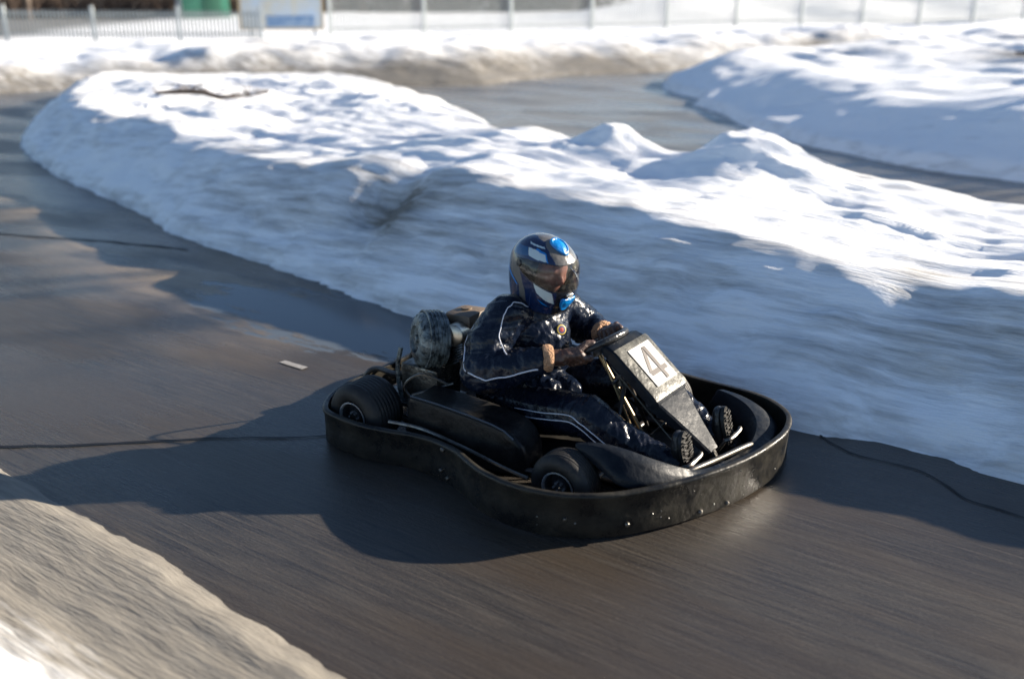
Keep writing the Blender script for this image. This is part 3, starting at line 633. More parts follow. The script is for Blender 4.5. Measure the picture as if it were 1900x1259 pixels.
# lower tongue of the nose
TONG = mat('scuffed_nose_plastic', (.008, .011, .016), .55, spec=.14, bump=.35, bscale=40, mix=(.020, .023, .028), mscale=9, rvar=.12)
tg = MB(); vs = []
TS = [((1.172, .0, .338), .116, .052), ((1.195, .0, .322), .108, .050), ((1.25, 0, .270), .084, .042), ((1.31, .0, .212), .060, .034), ((1.37, .0, .156), .040, .026), ((1.384, 0, .142), .035, .02)]
for (x, y, z), w, dpt in TS:
    c = Vector((x, y+.005, z)); n = Vector((.70, 0, .71)); s_ = Vector((.05, 1, .02)).normalized()
    vs += [c-s_*w-n*dpt, c-s_*w-n*.006, c-s_*(w-.008), c, c+s_*(w-.008), c+s_*w-n*.006, c+s_*w-n*dpt]
K = 7; fs = []
for i in range(len(TS)-1):
    for k in range(K-1): fs.append((i*K+k, (i+1)*K+k, (i+1)*K+k+1, i*K+k+1))
fs += [tuple(range(K)), tuple(len(vs)-K+k for k in range(K))[::-1]]
tg.add(vs, fs); tg.build('nose_tongue', TONG, KG, sharp=26)
MB().tube([(1.375, .0, .14), (1.405, .0, .085)], .014, 8).box((1.408, 0, .085), (.03, .06, .012), bev=.002).build('nose_bracket', ALU, KG)

# front fairing: two swept shields joined by a low lip in front of the pedals
def sweep(rows, name):
    """rows: list of cross sections (inner foot, inner top, outer top, outer foot)"""
    inner = [spline([r[k] for r in rows], 5) for k in range(4)]; n = len(inner[0]); vs = []
    for i in range(n):
        a, b, c, d = (inner[k][i] for k in range(4)); vs += [a, a.lerp(b, .5), b.lerp(a, .08), b.lerp(c, .12)+Vector((0, 0, .003)), c.lerp(b, .12)+Vector((0, 0, .001)), c.lerp(d, .10), c.lerp(d, .55), d]
    K = 8; fs = [(i*K+k, (i+1)*K+k, (i+1)*K+k+1, i*K+k+1) for i in range(n-1) for k in range(K-1)]
    m = MB(); m.add(vs, fs); o = m.build(name, NAVYPL, KG, sharp=35); md = o.modifiers.new('t', 'SOLIDIFY'); md.thickness = .005; return o
rowsR = [((1.03, -.475, .262), (1.03, -.482, .272), (1.032, -.490, .273), (1.035, -.497, .262)),
         ((1.10, -.44, .235), (1.11, -.455, .285), (1.125, -.485, .283), (1.13, -.515, .225)),
         ((1.18, -.39, .15), (1.20, -.42, .272), (1.225, -.465, .265), (1.24, -.54, .19)),
         ((1.27, -.34, .09), (1.295, -.375, .240), (1.325, -.425, .228), (1.315, -.490, .172)),
         ((1.345, -.27, .07), (1.375, -.30, .195), (1.385, -.345, .184), (1.378, -.395, .158)),
         ((1.385, -.20, .06), (1.412, -.215, .158), (1.432, -.238, .155), (1.440, -.262, .140)),
         ((1.42, -.08, .06), (1.45, -.08, .142), (1.488, -.09, .14), (1.508, -.10, .125)),
         ((1.445, .05, .06), (1.475, .05, .140), (1.518, .055, .138), (1.545, .06, .122)),
         ((1.445, .17, .06), (1.475, .175, .148), (1.520, .185, .144), (1.552, .20, .13)),
         ((1.40, .27, .07), (1.445, .28, .172), (1.49, .315, .165), (1.528, .335, .14)),
         ((1.33, .33, .09), (1.38, .35, .195), (1.42, .40, .187), (1.450, .44, .15)),
         ((1.25, .37, .10), (1.30, .385, .210), (1.33, .435, .202), (1.345, .48, .16)),
         ((1.185, .385, .12), (1.225, .40, .215), (1.245, .435, .210), (1.27, .50, .17))]
sweep(rowsR, 'front_fairing')
MB().tube(spline([(1.33, -.245, .10), (1.378, -.235, .148), (1.43, -.085, .150), (1.487, .10, .150), (1.47, .19, .10)], 6), .011, 10).build('front_bar', STEEL, KG)
for s_, x, y in ((-1, 1.362, -.15), (1, 1.405, .15)):
    pd = MB(); pd.tube(spline([(x-.01, y-.065, .150), (x+.008, y-.05, .158), (x+.010, y+.035, .160), (x+.004, y+.055, .164)], 4), .0085, 8)
    pd.tube([(x-.01, y-.062, .150), (x-.06, y-.075, .055)], .0085, 8); pd.build('pedal', STEEL, KG)

# ------------------------------------------------------------------ the driver
_ico = bmesh.new(); bmesh.ops.create_icosphere(_ico, subdivisions=2, radius=1); ICO = [v.co.copy() for v in _ico.verts]; _ico.free()
def hull(bm, c0, r0, c1, r1):
    vs = []
    for c, r in ((c0, r0), (c1, r1)):
        rr = r if isinstance(r, (tuple, list)) else (r, r, r)
        for q in ICO: vs.append(bm.verts.new(Vector((q.x*rr[0], q.y*rr[1], q.z*rr[2]))+Vector(c)))
    bmesh.ops.convex_hull(bm, input=vs, use_existing_faces=False)
def blob(segs, voxel, smooth=6, fac=.6):
    """segs of tapered capsules melted into one continuous surface"""
    me0 = bpy.data.meshes.new('tmp'); V = []; F = []
    for s in segs:
        bm = bmesh.new(); hull(bm, *s); bmesh.ops.delete(bm, geom=[v for v in bm.verts if not v.link_faces], context='VERTS')
        bm.verts.index_update(); b = len(V); V += [tuple(v.co) for v in bm.verts]; F += [tuple(v.index+b for v in f.verts) for f in bm.faces]; bm.free()
    me0.from_pydata(V, [], F); me0.update()
    o = bpy.data.objects.new('tmp', me0); COL.objects.link(o)
    m = o.modifiers.new('r', 'REMESH'); m.mode = 'VOXEL'; m.voxel_size = voxel
    m = o.modifiers.new('s', 'SMOOTH'); m.iterations = smooth; m.factor = fac
    bpy.context.view_layer.update(); dg = bpy.context.evaluated_depsgraph_get()
    me = bpy.data.meshes.new_from_object(o.evaluated_get(dg)); bpy.data.objects.remove(o); return me
def folds(me, limbs, amp):
    """push cloth folds into the mesh; limbs: (a, b, weight at a, weight at b, frequency)"""
    n = len(me.vertices); co = np.zeros(n*3); no = np.zeros(n*3); me.vertices.foreach_get('co', co); me.vertices.foreach_get('normal', no); co = co.reshape(-1, 3); no = no.reshape(-1, 3)
    L = [(Vector(a), Vector(b), wa, wb, f) for a, b, wa, wb, f in limbs]; out = co.copy()
    for i in range(n):
        p = Vector(co[i]); best = None
        for a, b, wa, wb, f in L:
            d = b-a; t = (p-a).dot(d)/d.dot(d); tc = min(max(t, -.1), 1.1); r = (p-(a+d*tc)).length
            if best is None or r < best[0]: best = (r, t, wa, wb, f, d.normalized(), a)
        r, t, wa, wb, f, d, a = best; t = min(max(t, 0), 1); w = wa*(1-t)**1.5+wb*t**1.5+.25
        ax = (p-a).dot(d); rad = (p-a)-d*ax
        q = Vector((ax*f+rad.x*9+rad.y*4, rad.y*10, rad.z*10)); 
        wv = mnoise.noise(p*7)*1.2
        rdg = 1-abs(mnoise.noise(q+Vector((wv, 3, 1))))*2.2; r2_ = 1-abs(mnoise.noise(q*2.1+Vector((1, wv, 7))))*2.2
        out[i] = co[i]+no[i]*(rdg*.7+r2_*.35+mnoise.noise(p*11)*.5)*amp*w
    me.vertices.foreach_set('co', out.ravel()); me.update(); return me

DR = empty('person', (.45, 0, .05)); tag(DR, 'driver in glossy navy suit and blue helmet seated in the go-kart gripping its wheel', 'person')
def pobj(name, me, m, parent=None):
    """meshes are laid out in track coordinates; keep them there under the driver"""
    o = link(name, me, m, parent or DR)
    if parent is None: o.matrix_parent_inverse = Matrix.Translation((-.45, 0, -.05))
    return o
def cloth(name, col, rough, bscale=26, st=None, bump=1.0):
    m = mat(name, col, rough, spec=.30, bump=bump, bscale=bscale, mix=tuple(c*1.5 for c in col), mscale=7, rvar=.10, stretch=st, detail=5); m.node_tree.nodes['Bump'].inputs['Distance'].default_value = .009; return m
NYLON = cloth('navy_nylon', (.0030, .0055, .013), .26); NYLON2 = cloth('navy_nylon_trousers', (.0030, .0048, .011), .30)
SKIN = mat('skin', (.36, .18, .14), .5, bump=.15, bscale=90); SKIN.node_tree.nodes['Principled BSDF'].inputs['Subsurface Weight'].default_value = .08
LEATH = mat('brown_leather', (.050, .026, .020), .42, bump=.8, bscale=55, mix=(.085, .045, .032), mscale=16, rvar=.12)
SHEAR = mat('shearling', (.46, .27, .16), .95, bump=1.5, bscale=120, mix=(.32, .18, .10), mscale=60)
SHOE = mat('black_shoe', (.016, .016, .017), .32, bump=.4, bscale=50, rvar=.1)
PIPE = mat('reflective_piping', (.55, .56, .62), .35)

hipR, hipL = (.44, -.10, .145), (.44, .10, .145)
shR, shL = (.505, -.165, .578), (.565, .170, .545)
elR, elL = (.495, -.325, .378), (.63, .285, .42)
wrR, wrL = (.757, -.226, .466), (.775, .195, .445)
knR, knL = (.935, -.235, .262), (.96, .195, .285)
anR, anL = (1.265, -.165, .115), (1.30, .155, .125)
neck, head = (.575, 0, .62), (.60, -.005, .735)
# body: one continuous figure, mostly inside the clothes
bd_ = [((.44, 0, .16), (.13, .15, .10), (.46, 0, .30), (.105, .14, .1)), ((.46, 0, .30), (.105, .14, .1), (.52, 0, .50), (.11, .155, .08)), ((.52, 0, .50), (.10, .12, .08), neck, .055),
       (neck, .052, head, .07), ((.52, -.02, .54), .06, shR, .052), (shR, .050, elR, .040), (elR, .040, wrR, .028), ((.54, .02, .53), .06, shL, .052), (shL, .05, elL, .04), (elL, .04, wrL, .028),
       (wrR, .028, (.785, -.185, .462), .026), (wrL, .028, (.80, .165, .455), .026),
       (hipR, .085, knR, .055), (knR, .055, anR, .036), (hipL, .085, knL, .055), (knL, .055, anL, .036), (anR, .036, (1.33, -.155, .12), .034), (anL, .036, (1.365, .155, .12), .034)]
# head and face (looking forward and a little to the driver's right)
FA = R(-14); FP = R(14)
HR = Matrix.Rotation(FA, 3, 'Z') @ Matrix.Rotation(FP, 3, 'Y'); HC = Vector((.588, -.005, .757)); HK = .86
hp = lambda x, y, z: tuple(HC+HR @ (Vector((x, y, z))*HK))
bd_ += [(hp(-.02, 0, .03), (.095, .078, .09), hp(.02, 0, .02), (.085, .072, .09)), (hp(.03, 0, -.02), .062, hp(.055, 0, -.085), .035), (hp(.03, 0, -.03), .060, hp(-.03, 0, -.10), .05),
        (hp(.098, 0, .025), .010, hp(.122, 0, -.020), .0125), (hp(.108, 0, -.024), .016, hp(.112, 0, -.024), .016), (hp(.088, -.036, .036), .016, hp(.088, .036, .036), .016),
        (hp(.072, -.042, -.022), .026, hp(.078, -.034, -.03), .024), (hp(.072, .042, -.022), .026, hp(.078, .034, -.03), .024), (hp(.090, -.016, -.056), .012, hp(.090, .016, -.056), .012), (hp(.078, 0, -.095), .02, hp(.08, 0, -.095), .02),
        (hp(-.005, -.078, -.01), (.018, .010, .03), hp(-.005, -.080, 0), (.018, .010, .03)), (hp(-.005, .078, -.01), (.018, .010, .03), hp(-.005, .080, 0), (.018, .010, .03))]
BODY = pobj('body', blob(bd_, .0065, 3, .5), SKIN)
EYEW = mat('eye', (.6, .58, .55), .2)
for s_ in (-1, 1):
    MB().lathe([(-.010, .001), (-.007, .008), (0, .010), (.007, .008), (.010, .001)], hp(.088, s_*.030, .012), HR @ Vector((1, 0, 0)), 14).build('eye', EYEW, BODY)

# jacket
jk = [((.45, 0, .17), (.135, .165, .06), (.47, -.01, .32), (.135, .17, .09)), ((.47, -.01, .32), (.135, .17, .09), (.545, 0, .50), (.125, .175, .08)), ((.53, 0, .50), (.12, .16, .09), (.575, 0, .60), (.075, .085, .045)),
      ((.575, 0, .59), (.075, .08, .03), (.59, 0, .635), (.068, .072, .02)),
      ((.52, -.05, .545), .088, shR, .088), (shR, .088, (.475, -.245, .48), .096), ((.475, -.245, .48), .096, elR, .088), (elR, .088, (.61, -.287, .410), .078), ((.61, -.287, .410), .078, (.712, -.246, .450), .054),
      ((.56, .05, .52), .085, shL, .078), (shL, .085, elL, .080), (elL, .078, (.745, .215, .438), .052), ((.50, -.06, .22), .10, (.60, 0, .22), .09), ((.58, -.02, .47), (.12, .14, .09), (.60, 0, .36), (.10, .14, .09)), ((.60, -.03, .255), .09, (.755, -.055, .262), .046), ((.62, -.11, .26), .07, (.70, -.12, .272), .045)]
jm = blob(jk, .0062, 7, .55)
folds(jm, [(shR, elR, .6, 1.4, 26), (elR, wrR, 1.3, .8, 30), (shL, elL, .5, 1.2, 26), (elL, wrL, 1.2, .8, 30), ((.45, 0, .17), (.55, 0, .58), 1.3, 1.0, 18)], .0078)
JK = pobj('jacket', jm, NYLON)
tr = [((.43, 0, .17), (.15, .165, .09), (.45, 0, .19), (.15, .165, .09)), (hipR, .105, (.70, -.18, .205), .098), ((.70, -.18, .205), .098, knR, .088), (knR, .088, (1.07, -.215, .190), .074), ((1.07, -.215, .190), .074, anR, .056),
      (hipL, .105, (.70, .15, .23), .098), ((.70, .15, .23), .098, knL, .082), (knL, .083, (1.12, .18, .225), .072), ((1.12, .18, .225), .072, anL, .055), (anR, .055, (1.285, -.16, .115), .05), (anL, .055, (1.32, .155, .115), .05)]
tm = blob(tr, .0065, 7, .55)
folds(tm, [(hipR, knR, 1.0, .6, 20), (knR, anR, .6, 1.3, 26), (hipL, knL, 1.0, .6, 20), (knL, anL, .6, 1.3, 26)], .0068)
TR = pobj('trousers', tm, NYLON2)

# piping snapped to the cloth
def piping(name, host, pts, r=.0032, toward=None):
    bvh = BVHTree.FromObject(host, bpy.context.evaluated_depsgraph_get()) if False else None
    me = host.data; bvh = BVHTree.FromPolygons([v.co for v in me.vertices], [p.vertices for p in me.polygons]); q = []
    for p in spline(pts, 8):
        loc, nrm, i, d = bvh.find_nearest(p); q.append(loc+nrm*.0015)
    for _ in range(2): q = [q[0]]+[(q[i-1]+q[i]*2+q[i+1])/4 for i in range(1, len(q)-1)]+[q[-1]]
    m = MB(); m.tube(q, r, 6); return m.build(name, PIPE, host)
piping('piping', JK, [(0.384, -0.22, 0.558), (0.388, -0.28, 0.51), (0.415, -0.34, 0.459), (0.472, -0.39, 0.408), (0.545, -0.41, 0.39), (0.618, -0.39, 0.394), (0.692, -0.36, 0.417), (0.76, -0.32, 0.429)])
piping('piping', JK, [(0.567, -0.12, 0.603), (0.541, -0.15, 0.626), (0.535, -0.2, 0.613), (0.533, -0.24, 0.589), (0.571, -0.3, 0.55), (0.607, -0.34, 0.513)], .0024)
piping('piping', TR, [(0.604, -0.24, 0.214), (0.746, -0.29, 0.248), (0.896, -0.32, 0.287), (0.95, -0.32, 0.267), (1.006, -0.31, 0.232), (1.069, -0.3, 0.183), (1.14, -.27, .15)], .0022)
piping('piping', TR, [(0.606, -0.25, 0.188), (0.753, -0.3, 0.223), (0.891, -0.33, 0.262), (0.945, -0.33, 0.247), (1.008, -0.32, 0.195), (1.10, -.28, .14)], .0022)

def badge():
    me = JK.data; bvh = BVHTree.FromPolygons([v.co for v in me.vertices], [p.vertices for p in me.polygons]); c, n, i, d = bvh.find_nearest(Vector((.711, -.04, .524)))
    n = (n+Vector((.6, -.4, .3))).normalized(); m = MB()
    m.lathe([(.001, .0225), (.005, .0215), (.006, .0165)], c, n, 24, m=0); m.lathe([(.006, .0165), (.0065, .010)], c, n, 24, m=1); m.lathe([(.0065, .010), (.0075, .0005)], c, n, 24, m=2)
    m.build('chest_badge', [mat('badge_yellow', (.42, .30, .05), .4), mat('badge_blue', (.02, .03, .10), .4), mat('badge_red', (.28, .03, .02), .4)], JK)
badge()
# collar and cuff of the jacket, badge
MB().lathe([(-.018, .072), (.0, .078), (.018, .074), (.022, .066), (.0, .064)], (.59, 0, .628), (.12, 0, 1), 30).build('collar', NYLON, JK)

# gloves: palm, four fingers round the rim, thumb over it
def glove(ang, side, wrist, name='glove'):
    """ang: place on the wheel rim; side -1 right hand"""
    c = swp(ang); t = ((-s1*math.sin(ang)+s2*math.cos(ang))).normalized()            # along the rim, one way
    if t.dot(Vector((.5, 0, .86))) < 0: t = -t                                           # thumb end points up and forward
    rad = (c-SW).normalized(); w = Vector(wrist); segs = []
    palm = c+rad*.030-sn*.004-t*.006
    back = (palm-w).normalized()
    for k, off in enumerate((.030, .010, -.010, -.029)): segs.append(((w+palm)*.5+t*off*.9, .026, palm+t*off*1.1, .021))
    segs.append((w, .034, (w+palm)*.5, .036)); segs.append((palm+t*.02, .026, palm-t*.028, .024))
    lens = (1.0, 1.05, 1.0, .86)
    for k, off in enumerate((.038, .013, -.012, -.036)):
        l = lens[k]; o_ = c+t*off; e = rad; r_ = .0145 if k < 3 else .0130
        # knuckle over the outside, round the far side, tip back under the rim
        p0 = o_+e*.030+sn*.010; p1 = o_+e*.014*l+sn*.033; p2 = o_-e*.020*l+sn*.026; p3 = o_-e*.027*l-sn*.004
        if side < 0: p1, p2, p3 = o_+e*.024-sn*.026*l+t*.004, o_-e*.004-sn*.036*l+t*.006, o_-e*.026*l-sn*.018; p0 = o_+e*.036-sn*.004
        segs += [(p0, r_*1.1, p1, r_*1.05), (p1, r_*1.05, p2, r_), (p2, r_, p3, r_*.9)]
    # thumb: leaves the side of the palm and lies along the top of the rim
    b0 = (w+palm)*.5+t*.022+sn*.008; b1 = palm+t*.036+sn*.016-rad*.004; b2 = c+t*.056+sn*.022-rad*.006; b3 = c+t*.072+sn*.016-rad*.022
    segs += [(b0, .023, b1, .020), (b1, .020, b2, .017), (b2, .017, b3, .0145)]
    me = blob([(tuple(a), r0, tuple(b), r1) for a, r0, b, r1 in segs], .0027, 2, .5); g = pobj(name, me, LEATH)
    d = (palm-w).normalized(); m = MB()
    prof = [(-.022, .044), (-.018, .052), (-.005, .056), (.010, .055), (.019, .049), (.022, .038), (.0, .032), (-.020, .032)]
    m.lathe(prof, w-d*.012, d, 30, closed=True); cu = m.build('cuff', SHEAR, g)
    for v in cu.data.vertices: v.co += Vector((mnoise.noise(v.co*120), mnoise.noise(v.co*120+Vector((5, 5, 5))), mnoise.noise(v.co*120+Vector((9, 1, 5)))))*.003
    return g
glove(R(180), -1, wrR); glove(R(0), 1, wrL)

# shoes with lugged soles facing forward
def shoe(x, y, rz):
    root = []; Rz = Matrix.Rotation(rz, 3, 'Z') @ Matrix.Rotation(R(-14), 3, 'Y')
    q = lambda a, b, c: tuple(Vector((x, y, .075))+Rz @ Vector((a, b, c)))
    segs = [(q(-.045, 0, .005), (.045, .034, .034), q(-.035, 0, .06), (.04, .036, .03)), (q(-.035, 0, .06), (.035, .038, .03), q(-.026, -.004, .13), (.026, .042, .03)), (q(-.026, -.004, .13), (.026, .042, .03), q(-.022, -.002, .175), (.02, .034, .022)), (q(-.07, 0, .03), (.045, .036, .04), q(-.09, 0, .06), (.045, .042, .03))]
    s_ = pobj('shoe', blob(segs, .005, 3, .5), SHOE)
    m = MB(); out = [(-.030, -.032), (.0, -.036), (.05, -.033), (.11, -.042), (.155, -.038), (.185, -.020), (.195, .0), (.185, .020), (.155, .036), (.11, .040), (.05, .031), (0, .033), (-.030, .028)]
    P2 = spline([(0, b, a) for a, b in out], 3, True)
    a_ = [q(-.004, p.y, p.z) for p in P2]; b_2 = [q(.011, p.y*.97, p.z*.99) for p in P2]; N = len(a_)
    m.add(a_+b_2, [tuple(range(N)), tuple(range(2*N-1, N-1, -1))]+[(i, i+N, (i+1) % N+N, (i+1) % N) for i in range(N)])
    for k in range(13):
        z = -.018+k*.0158; w = .028 if z < .05 else .034; w *= 1 if z < .16 else .7
        for sgn in (-1, 1):
            c0 = Vector(q(.014, sgn*w*.5, z+.004*sgn*(k % 2))); m.box(c0, (.009, w*.86, .0078), Rz @ Matrix.Rotation(R(14*sgn), 3, 'X'), bev=.002)
    m.build('sole', mat('rubber_sole', (.012, .0115, .011), .42, spec=.3, mix=(.026, .024, .021), mscale=30, rvar=.12), s_)
shoe(1.352, -.155, R(-6)); shoe(1.395, .155, R(4))

# ------------------------------------------------------------------ the helmet
HS = .935; HH = Vector((.584, -.005, .760))
hq = lambda x, y, z: HH+HR @ Vector((x, y, z))
def hsurf(az, z, k=1.0, off=0.0):
    """point of the shell at azimuth az (0 = front) and height z, both before scaling"""
    ct, cb = .145, -.150
    if z >= 0: s_ = max(0., 1-(z/ct)**2.15)**(1/2.15)
    else: s_ = 1-.20*(z/cb)**2
    ca, sa = math.cos(az), math.sin(az)
    if z < 0:
        q = -z/.15; af = .164+.014*math.sin(min(1, q*1.25)*math.pi)-.012*q**3; ab = .168-.040*q**2; aw = .133-.012*q**2
        s2_ = 1.0
    else: af, ab, aw, s2_ = .164, .168, .133, s_
    ax_ = af if ca > 0 else ab; n = 2.25
    r = (abs(ca/ax_)**n+abs(sa/aw)**n)**(-1/n)*s2_
    return hq((r*ca*k+off*ca)*HS, (r*sa*k+off*sa)*HS, (z*k+(off if z > .1 else 0))*HS)
NAVYC = (.004, .014, .055); SILV = (.10, .095, .088); TEALC = (.01, .06, .15); WHITEC = (.42, .50, .52); CYAN = (.0, .15, .45); DARK = (.012, .014, .02)
PAT = [(SILV, [(0, .20), (35, .20), (70, .140), (45, .122), (35, .104), (29, .088), (25, .070), (0, .070)]),
       (SILV, [(180, .20), (60, .20), (72, .139), (150, .138), (180, .124)]),
       (TEALC, [(180, .075), (150, .085), (108, .105), (90, .081), (122, .058), (150, .050), (180, .045)]),
       (WHITEC, [(106, .106), (84, .110), (52, .108), (45, .086), (64, .082), (90, .081)]),
       (CYAN, [(84, .110), (80, .117), (50, .113), (42, .084), (45, .084), (52, .108)]),
       (WHITEC, [(122, .121), (63, .128), (56, .124), (112, .117)]),
       (SILV, [(150, .035), (122, .055), (97, .0), (77, -.074), (66, -.16), (84, -.16), (95, -.06), (118, -.034), (145, -.008)]),
       (CYAN, [(150, -.006), (122, -.037), (100, -.062), (100, -.070), (124, -.047), (152, -.020)]),
       (WHITEC, [(62, -.018), (47, -.028), (29, -.040), (22, -.094), (36, -.082), (53, -.056)]),
       (DARK, [(22, -.035), (0, -.035), (0, -.16), (20, -.16)]),
       (CYAN, [(48, -.086), (28, -.112), (40, -.104)])]
def inpoly(x, y, P):
    c = False; n = len(P)
    for i in range(n):
        ax, ay = P[i]; bx, by = P[(i+1) % n]
        if (ay > y) != (by > y) and x < (bx-ax)*(y-ay)/(by-ay)+ax: c = not c
    return c
VIS = [(0, .081), (26, .081), (44, .080), (66, .073), (90, .066), (112, .050), (113, .036), (96, .008), (86, .0), (69, -.010), (47, -.020), (27, -.030), (0, -.032), (0, -.032)]
def helmet():
    zs = [.145*math.sin(R(90*i/70)) for i in range(70, -1, -1)]+[-.150*i/62 for i in range(1, 63)]; na = 288
    vs = [hsurf(0, .145)]; cols = [SILV]; inf = []
    for z in zs[1:]:
        for k in range(na):
            a = 2*math.pi*k/na; d = math.degrees(a); d = 360-d if d > 180 else d
            vs.append(hsurf(a, z)); c = NAVYC
            for cc, P in PAT:
                if inpoly(d, z, P): c = cc
            cols.append(c); inf.append((d, z))
    nz = len(zs)-1; fs = [(0, 1+k, 1+(k+1) % na) for k in range(na)]
    for i in range(nz-1):
        for k in range(na):
            d, z = inf[i*na+k]
            if inpoly(min(d, 179)+.01, z, VIS+[(-1, -.032), (-1, .081)]): continue
            fs.append((1+i*na+k, 1+(i+1)*na+k, 1+(i+1)*na+(k+1) % na, 1+i*na+(k+1) % na))
    b = 1+(nz-1)*na
    for kk, dz in ((.99, -.158), (.93, -.162), (.86, -.155), (.84, -.12)):
        st_ = len(vs)
        for k in range(na):
            p = HR.transposed() @ (Vector(vs[b+k])-HH) if st_ == b+na else None
            a = 2*math.pi*k/na; q = HR.transposed() @ (hsurf(a, -.150)-HH); vs.append(hq(q.x*kk, q.y*kk, dz*HS)); cols.append(DARK)
        pb = b if st_ == b+na else st_-na
        fs += [(pb+k, st_+k, st_+(k+1) % na, pb+(k+1) % na) for k in range(na)]
    me = bpy.data.meshes.new('helmet'); me.from_pydata([tuple(v) for v in vs], [], fs); me.update()
    ca = me.color_attributes.new('paint', 'FLOAT_COLOR', 'POINT'); ca.data.foreach_set('color', np.array([(*c, 1) for c in cols], np.float32).ravel())
    m = mat('helmet_paint', (.1, .1, .1), .22, coat=.6, bump=.25, bscale=55); n = m.node_tree; at = n.nodes.new('ShaderNodeAttribute'); at.attribute_name = 'paint'
    n.links.new(at.outputs['Color'], n.nodes['Principled BSDF'].inputs['Base Color'])
    o = link('helmet', me, m, DR); o.matrix_parent_inverse = Matrix.Translation((-.45, 0, -.05)); sm = o.modifiers.new('t', 'SOLIDIFY'); sm.thickness = .003; sm.offset = -1; return o
HEL = helmet()
# padding inside
pad = MB(); vs = []; na = 60; zz = [.12, .09, .055, .03, 0, -.03, -.06, -.10, -.14]
for z in zz:
    for k in range(na):
        a = R(62)+(2*math.pi-R(124))*k/(na-1); vs.append(hsurf(a, z, .86))
pad.add(vs, [(i*na+k, i*na+k+1, (i+1)*na+k+1, (i+1)*na+k) for i in range(len(zz)-1) for k in range(na-1)]); pad.build('padding', mat('padding', (.02, .02, .022), .9), HEL)
# visor: curved smoked sheet just proud of the shell
vz = MB(); nu, nv = 90, 22; vs = []
def vlim(d):
    up = [(0, .0845), (26, .0845), (44, .0835), (66, .077), (90, .069), (112, .053), (118, .046)]; lo = [(0, -.036), (27, -.034), (47, -.024), (69, -.014), (86, -.004), (96, .006), (113, .034), (118, .043)]
    f = lambda L: np.interp(d, [q[0] for q in L], [q[1] for q in L]); return f(lo), f(up)
for i in range(nu+1):
    d = -117+234*i/nu; lo, up = vlim(abs(d))
    for j in range(nv+1):
        z = lo+(up-lo)*j/nv; vs.append(hsurf(R(d), z, 1.0, .0035))
vz.add(vs, [(i*(nv+1)+j, (i+1)*(nv+1)+j, (i+1)*(nv+1)+j+1, i*(nv+1)+j+1) for i in range(nu) for j in range(nv)])
VM = bpy.data.materials.new('smoked_visor'); VM.use_nodes = True; n_ = VM.node_tree; n_.nodes.remove(n_.nodes['Principled BSDF'])
tr_ = n_.nodes.new('ShaderNodeBsdfTransparent'); tr_.inputs[0].default_value = (.66, .64, .63, 1); gl = n_.nodes.new('ShaderNodeBsdfGlossy'); gl.inputs['Roughness'].default_value = .10
df = n_.nodes.new('ShaderNodeBsdfDiffuse'); df.inputs[0].default_value = (.13, .12, .10, 1)
nz_ = n_.nodes.new('ShaderNodeTexNoise'); nz_.inputs['Scale'].default_value = 38; nz_.inputs['Detail'].default_value = 7; tc_ = n_.nodes.new('ShaderNodeTexCoord'); n_.links.new(tc_.outputs['Object'], nz_.inputs[0])
bp_ = n_.nodes.new('ShaderNodeBump'); bp_.inputs['Strength'].default_value = .35; bp_.inputs['Distance'].default_value = .004; n_.links.new(nz_.outputs[0], bp_.inputs['Height']); n_.links.new(bp_.outputs[0], gl.inputs['Normal'])
mr_ = n_.nodes.new('ShaderNodeMapRange'); mr_.inputs[1].default_value = .45; mr_.inputs[2].default_value = .72; mr_.inputs[3].default_value = .05; mr_.inputs[4].default_value = .38; n_.links.new(nz_.outputs[0], mr_.inputs[0])
m1 = n_.nodes.new('ShaderNodeMixShader'); n_.links.new(mr_.outputs[0], m1.inputs[0]); n_.links.new(tr_.outputs[0], m1.inputs[1]); n_.links.new(df.outputs[0], m1.inputs[2])
fr = n_.nodes.new('ShaderNodeFresnel'); fr.inputs[0].default_value = 1.5; m2 = n_.nodes.new('ShaderNodeMixShader'); n_.links.new(fr.outputs[0], m2.inputs[0]); n_.links.new(m1.outputs[0], m2.inputs[1]); n_.links.new(gl.outputs[0], m2.inputs[2])
n_.links.new(m2.outputs[0], n_.nodes['Material Output'].inputs[0])
vz.build('visor', VM, HEL)
CY = mat('blue_vent_plastic', (.0, .13, .42), .34, bump=.4, bscale=60, mix=(.0, .19, .48), mscale=30)
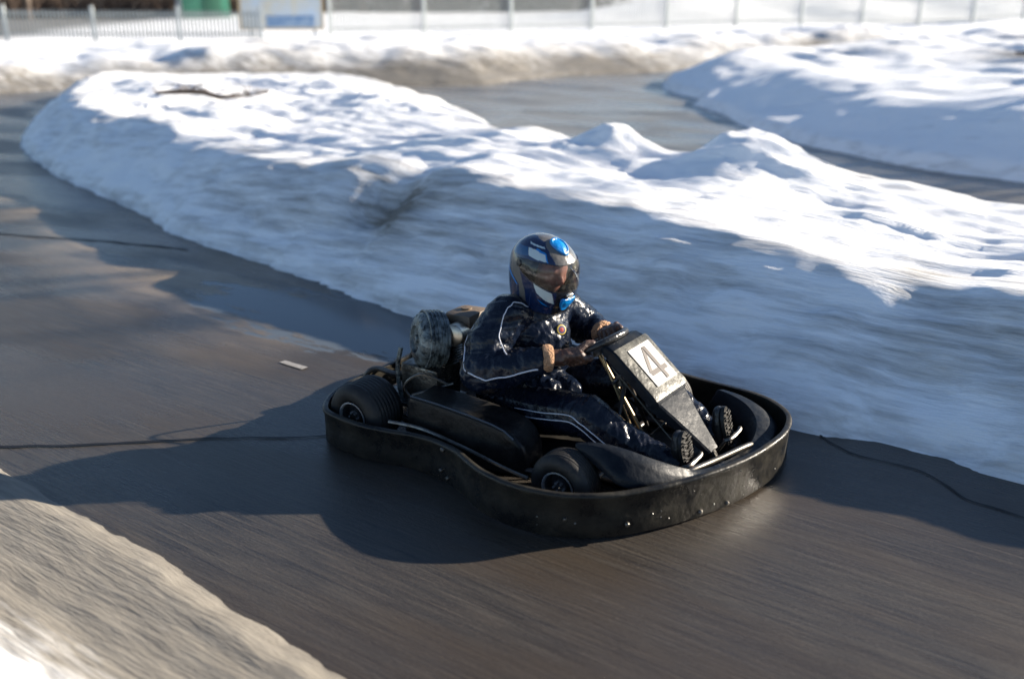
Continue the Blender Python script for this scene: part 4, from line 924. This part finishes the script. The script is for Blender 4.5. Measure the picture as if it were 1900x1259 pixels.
def patch(name, poly, k, m_, thick=.006, seg=14):
    """raised moulded patch on the shell; poly: (az deg, z)"""
    cx = sum(p[0] for p in poly)/len(poly); cz = sum(p[1] for p in poly)/len(poly); P = spline([(a, z*1000, 0) for a, z in poly], 5, True); N = len(P); vs = []
    rings = [(1.0, -.002), (1.0, .5), (.93, .92), (.8, 1.0), (.72, .80), (.62, .82), (.3, 1.0)]
    for s_, h in rings:
        for p in P: vs.append(hsurf(R(cx+(p.x-cx)*s_), min((cz*1000+(p.y-cz*1000)*s_)/1000, .1445), 1+(h*thick)/.15))
    vs.append(hsurf(R(cx), min(cz, .1445), 1+thick/.15))
    fs = [(r*N+i, r*N+(i+1) % N, (r+1)*N+(i+1) % N, (r+1)*N+i) for r in range(len(rings)-1) for i in range(N)]+[((len(rings)-1)*N+i, (len(rings)-1)*N+(i+1) % N, len(vs)-1) for i in range(N)]
    m = MB(); m.add(vs, fs); return m.build(name, m_, HEL)
def top_vent():
    """blue scoop over the crown: ellipse laid on the shell along the centre line"""
    m = MB(); vs = []; N = 32; rings = [(1.0, -.003), (1.0, .004), (.92, .009), (.78, .010), (.70, .0065), (.62, .0075), (.3, .0095)]
    def pt(u, v, h):
        x = .062+u*.050*(1); y = v*.036*(1-.18*u); r2_ = (x/.164)**2.25+(abs(y)/.133)**2.25; z = .145*(max(0, 1-r2_**(2.15/2.25)))**(1/2.15)
        n = Vector((x/.164**2, y/.133**2, z/.145**2)).normalized(); return hq(*((Vector((x, y, z))+n*h)*HS))
    for s_, h in rings:
        for k in range(N):
            a = 2*math.pi*k/N; vs.append(pt(math.cos(a)*s_, math.sin(a)*s_, h))
    vs.append(pt(0, 0, .010)); R_ = len(rings)
    fs = [(r*N+i, r*N+(i+1) % N, (r+1)*N+(i+1) % N, (r+1)*N+i) for r in range(R_-1) for i in range(N)]+[((R_-1)*N+i, (R_-1)*N+(i+1) % N, len(vs)-1) for i in range(N)]
    m.add(vs, fs); return m.build('top_vent', CY, HEL)
top_vent()
patch('chin_vent', [(-13, -.064), (0, -.066), (13, -.064), (12, -.098), (5, -.128), (-5, -.128), (-12, -.098)], 1, CY, .006)
patch('visor_latch', [(-5, -.040), (5, -.040), (5, -.056), (-5, -.056)], 1, mat('latch_metal', (.6, .58, .52), .2, .8), .008)
for s_ in (-1, 1): MB().lathe([(-.004, .001), (-.004, .016), (.003, .014), (.004, .001)], hsurf(R(s_*104), .034, 1.0, .0045), HR @ Vector((math.cos(R(104)), s_*math.sin(R(104)), .1)), 22).build('visor_pivot', DSTEEL, HEL)
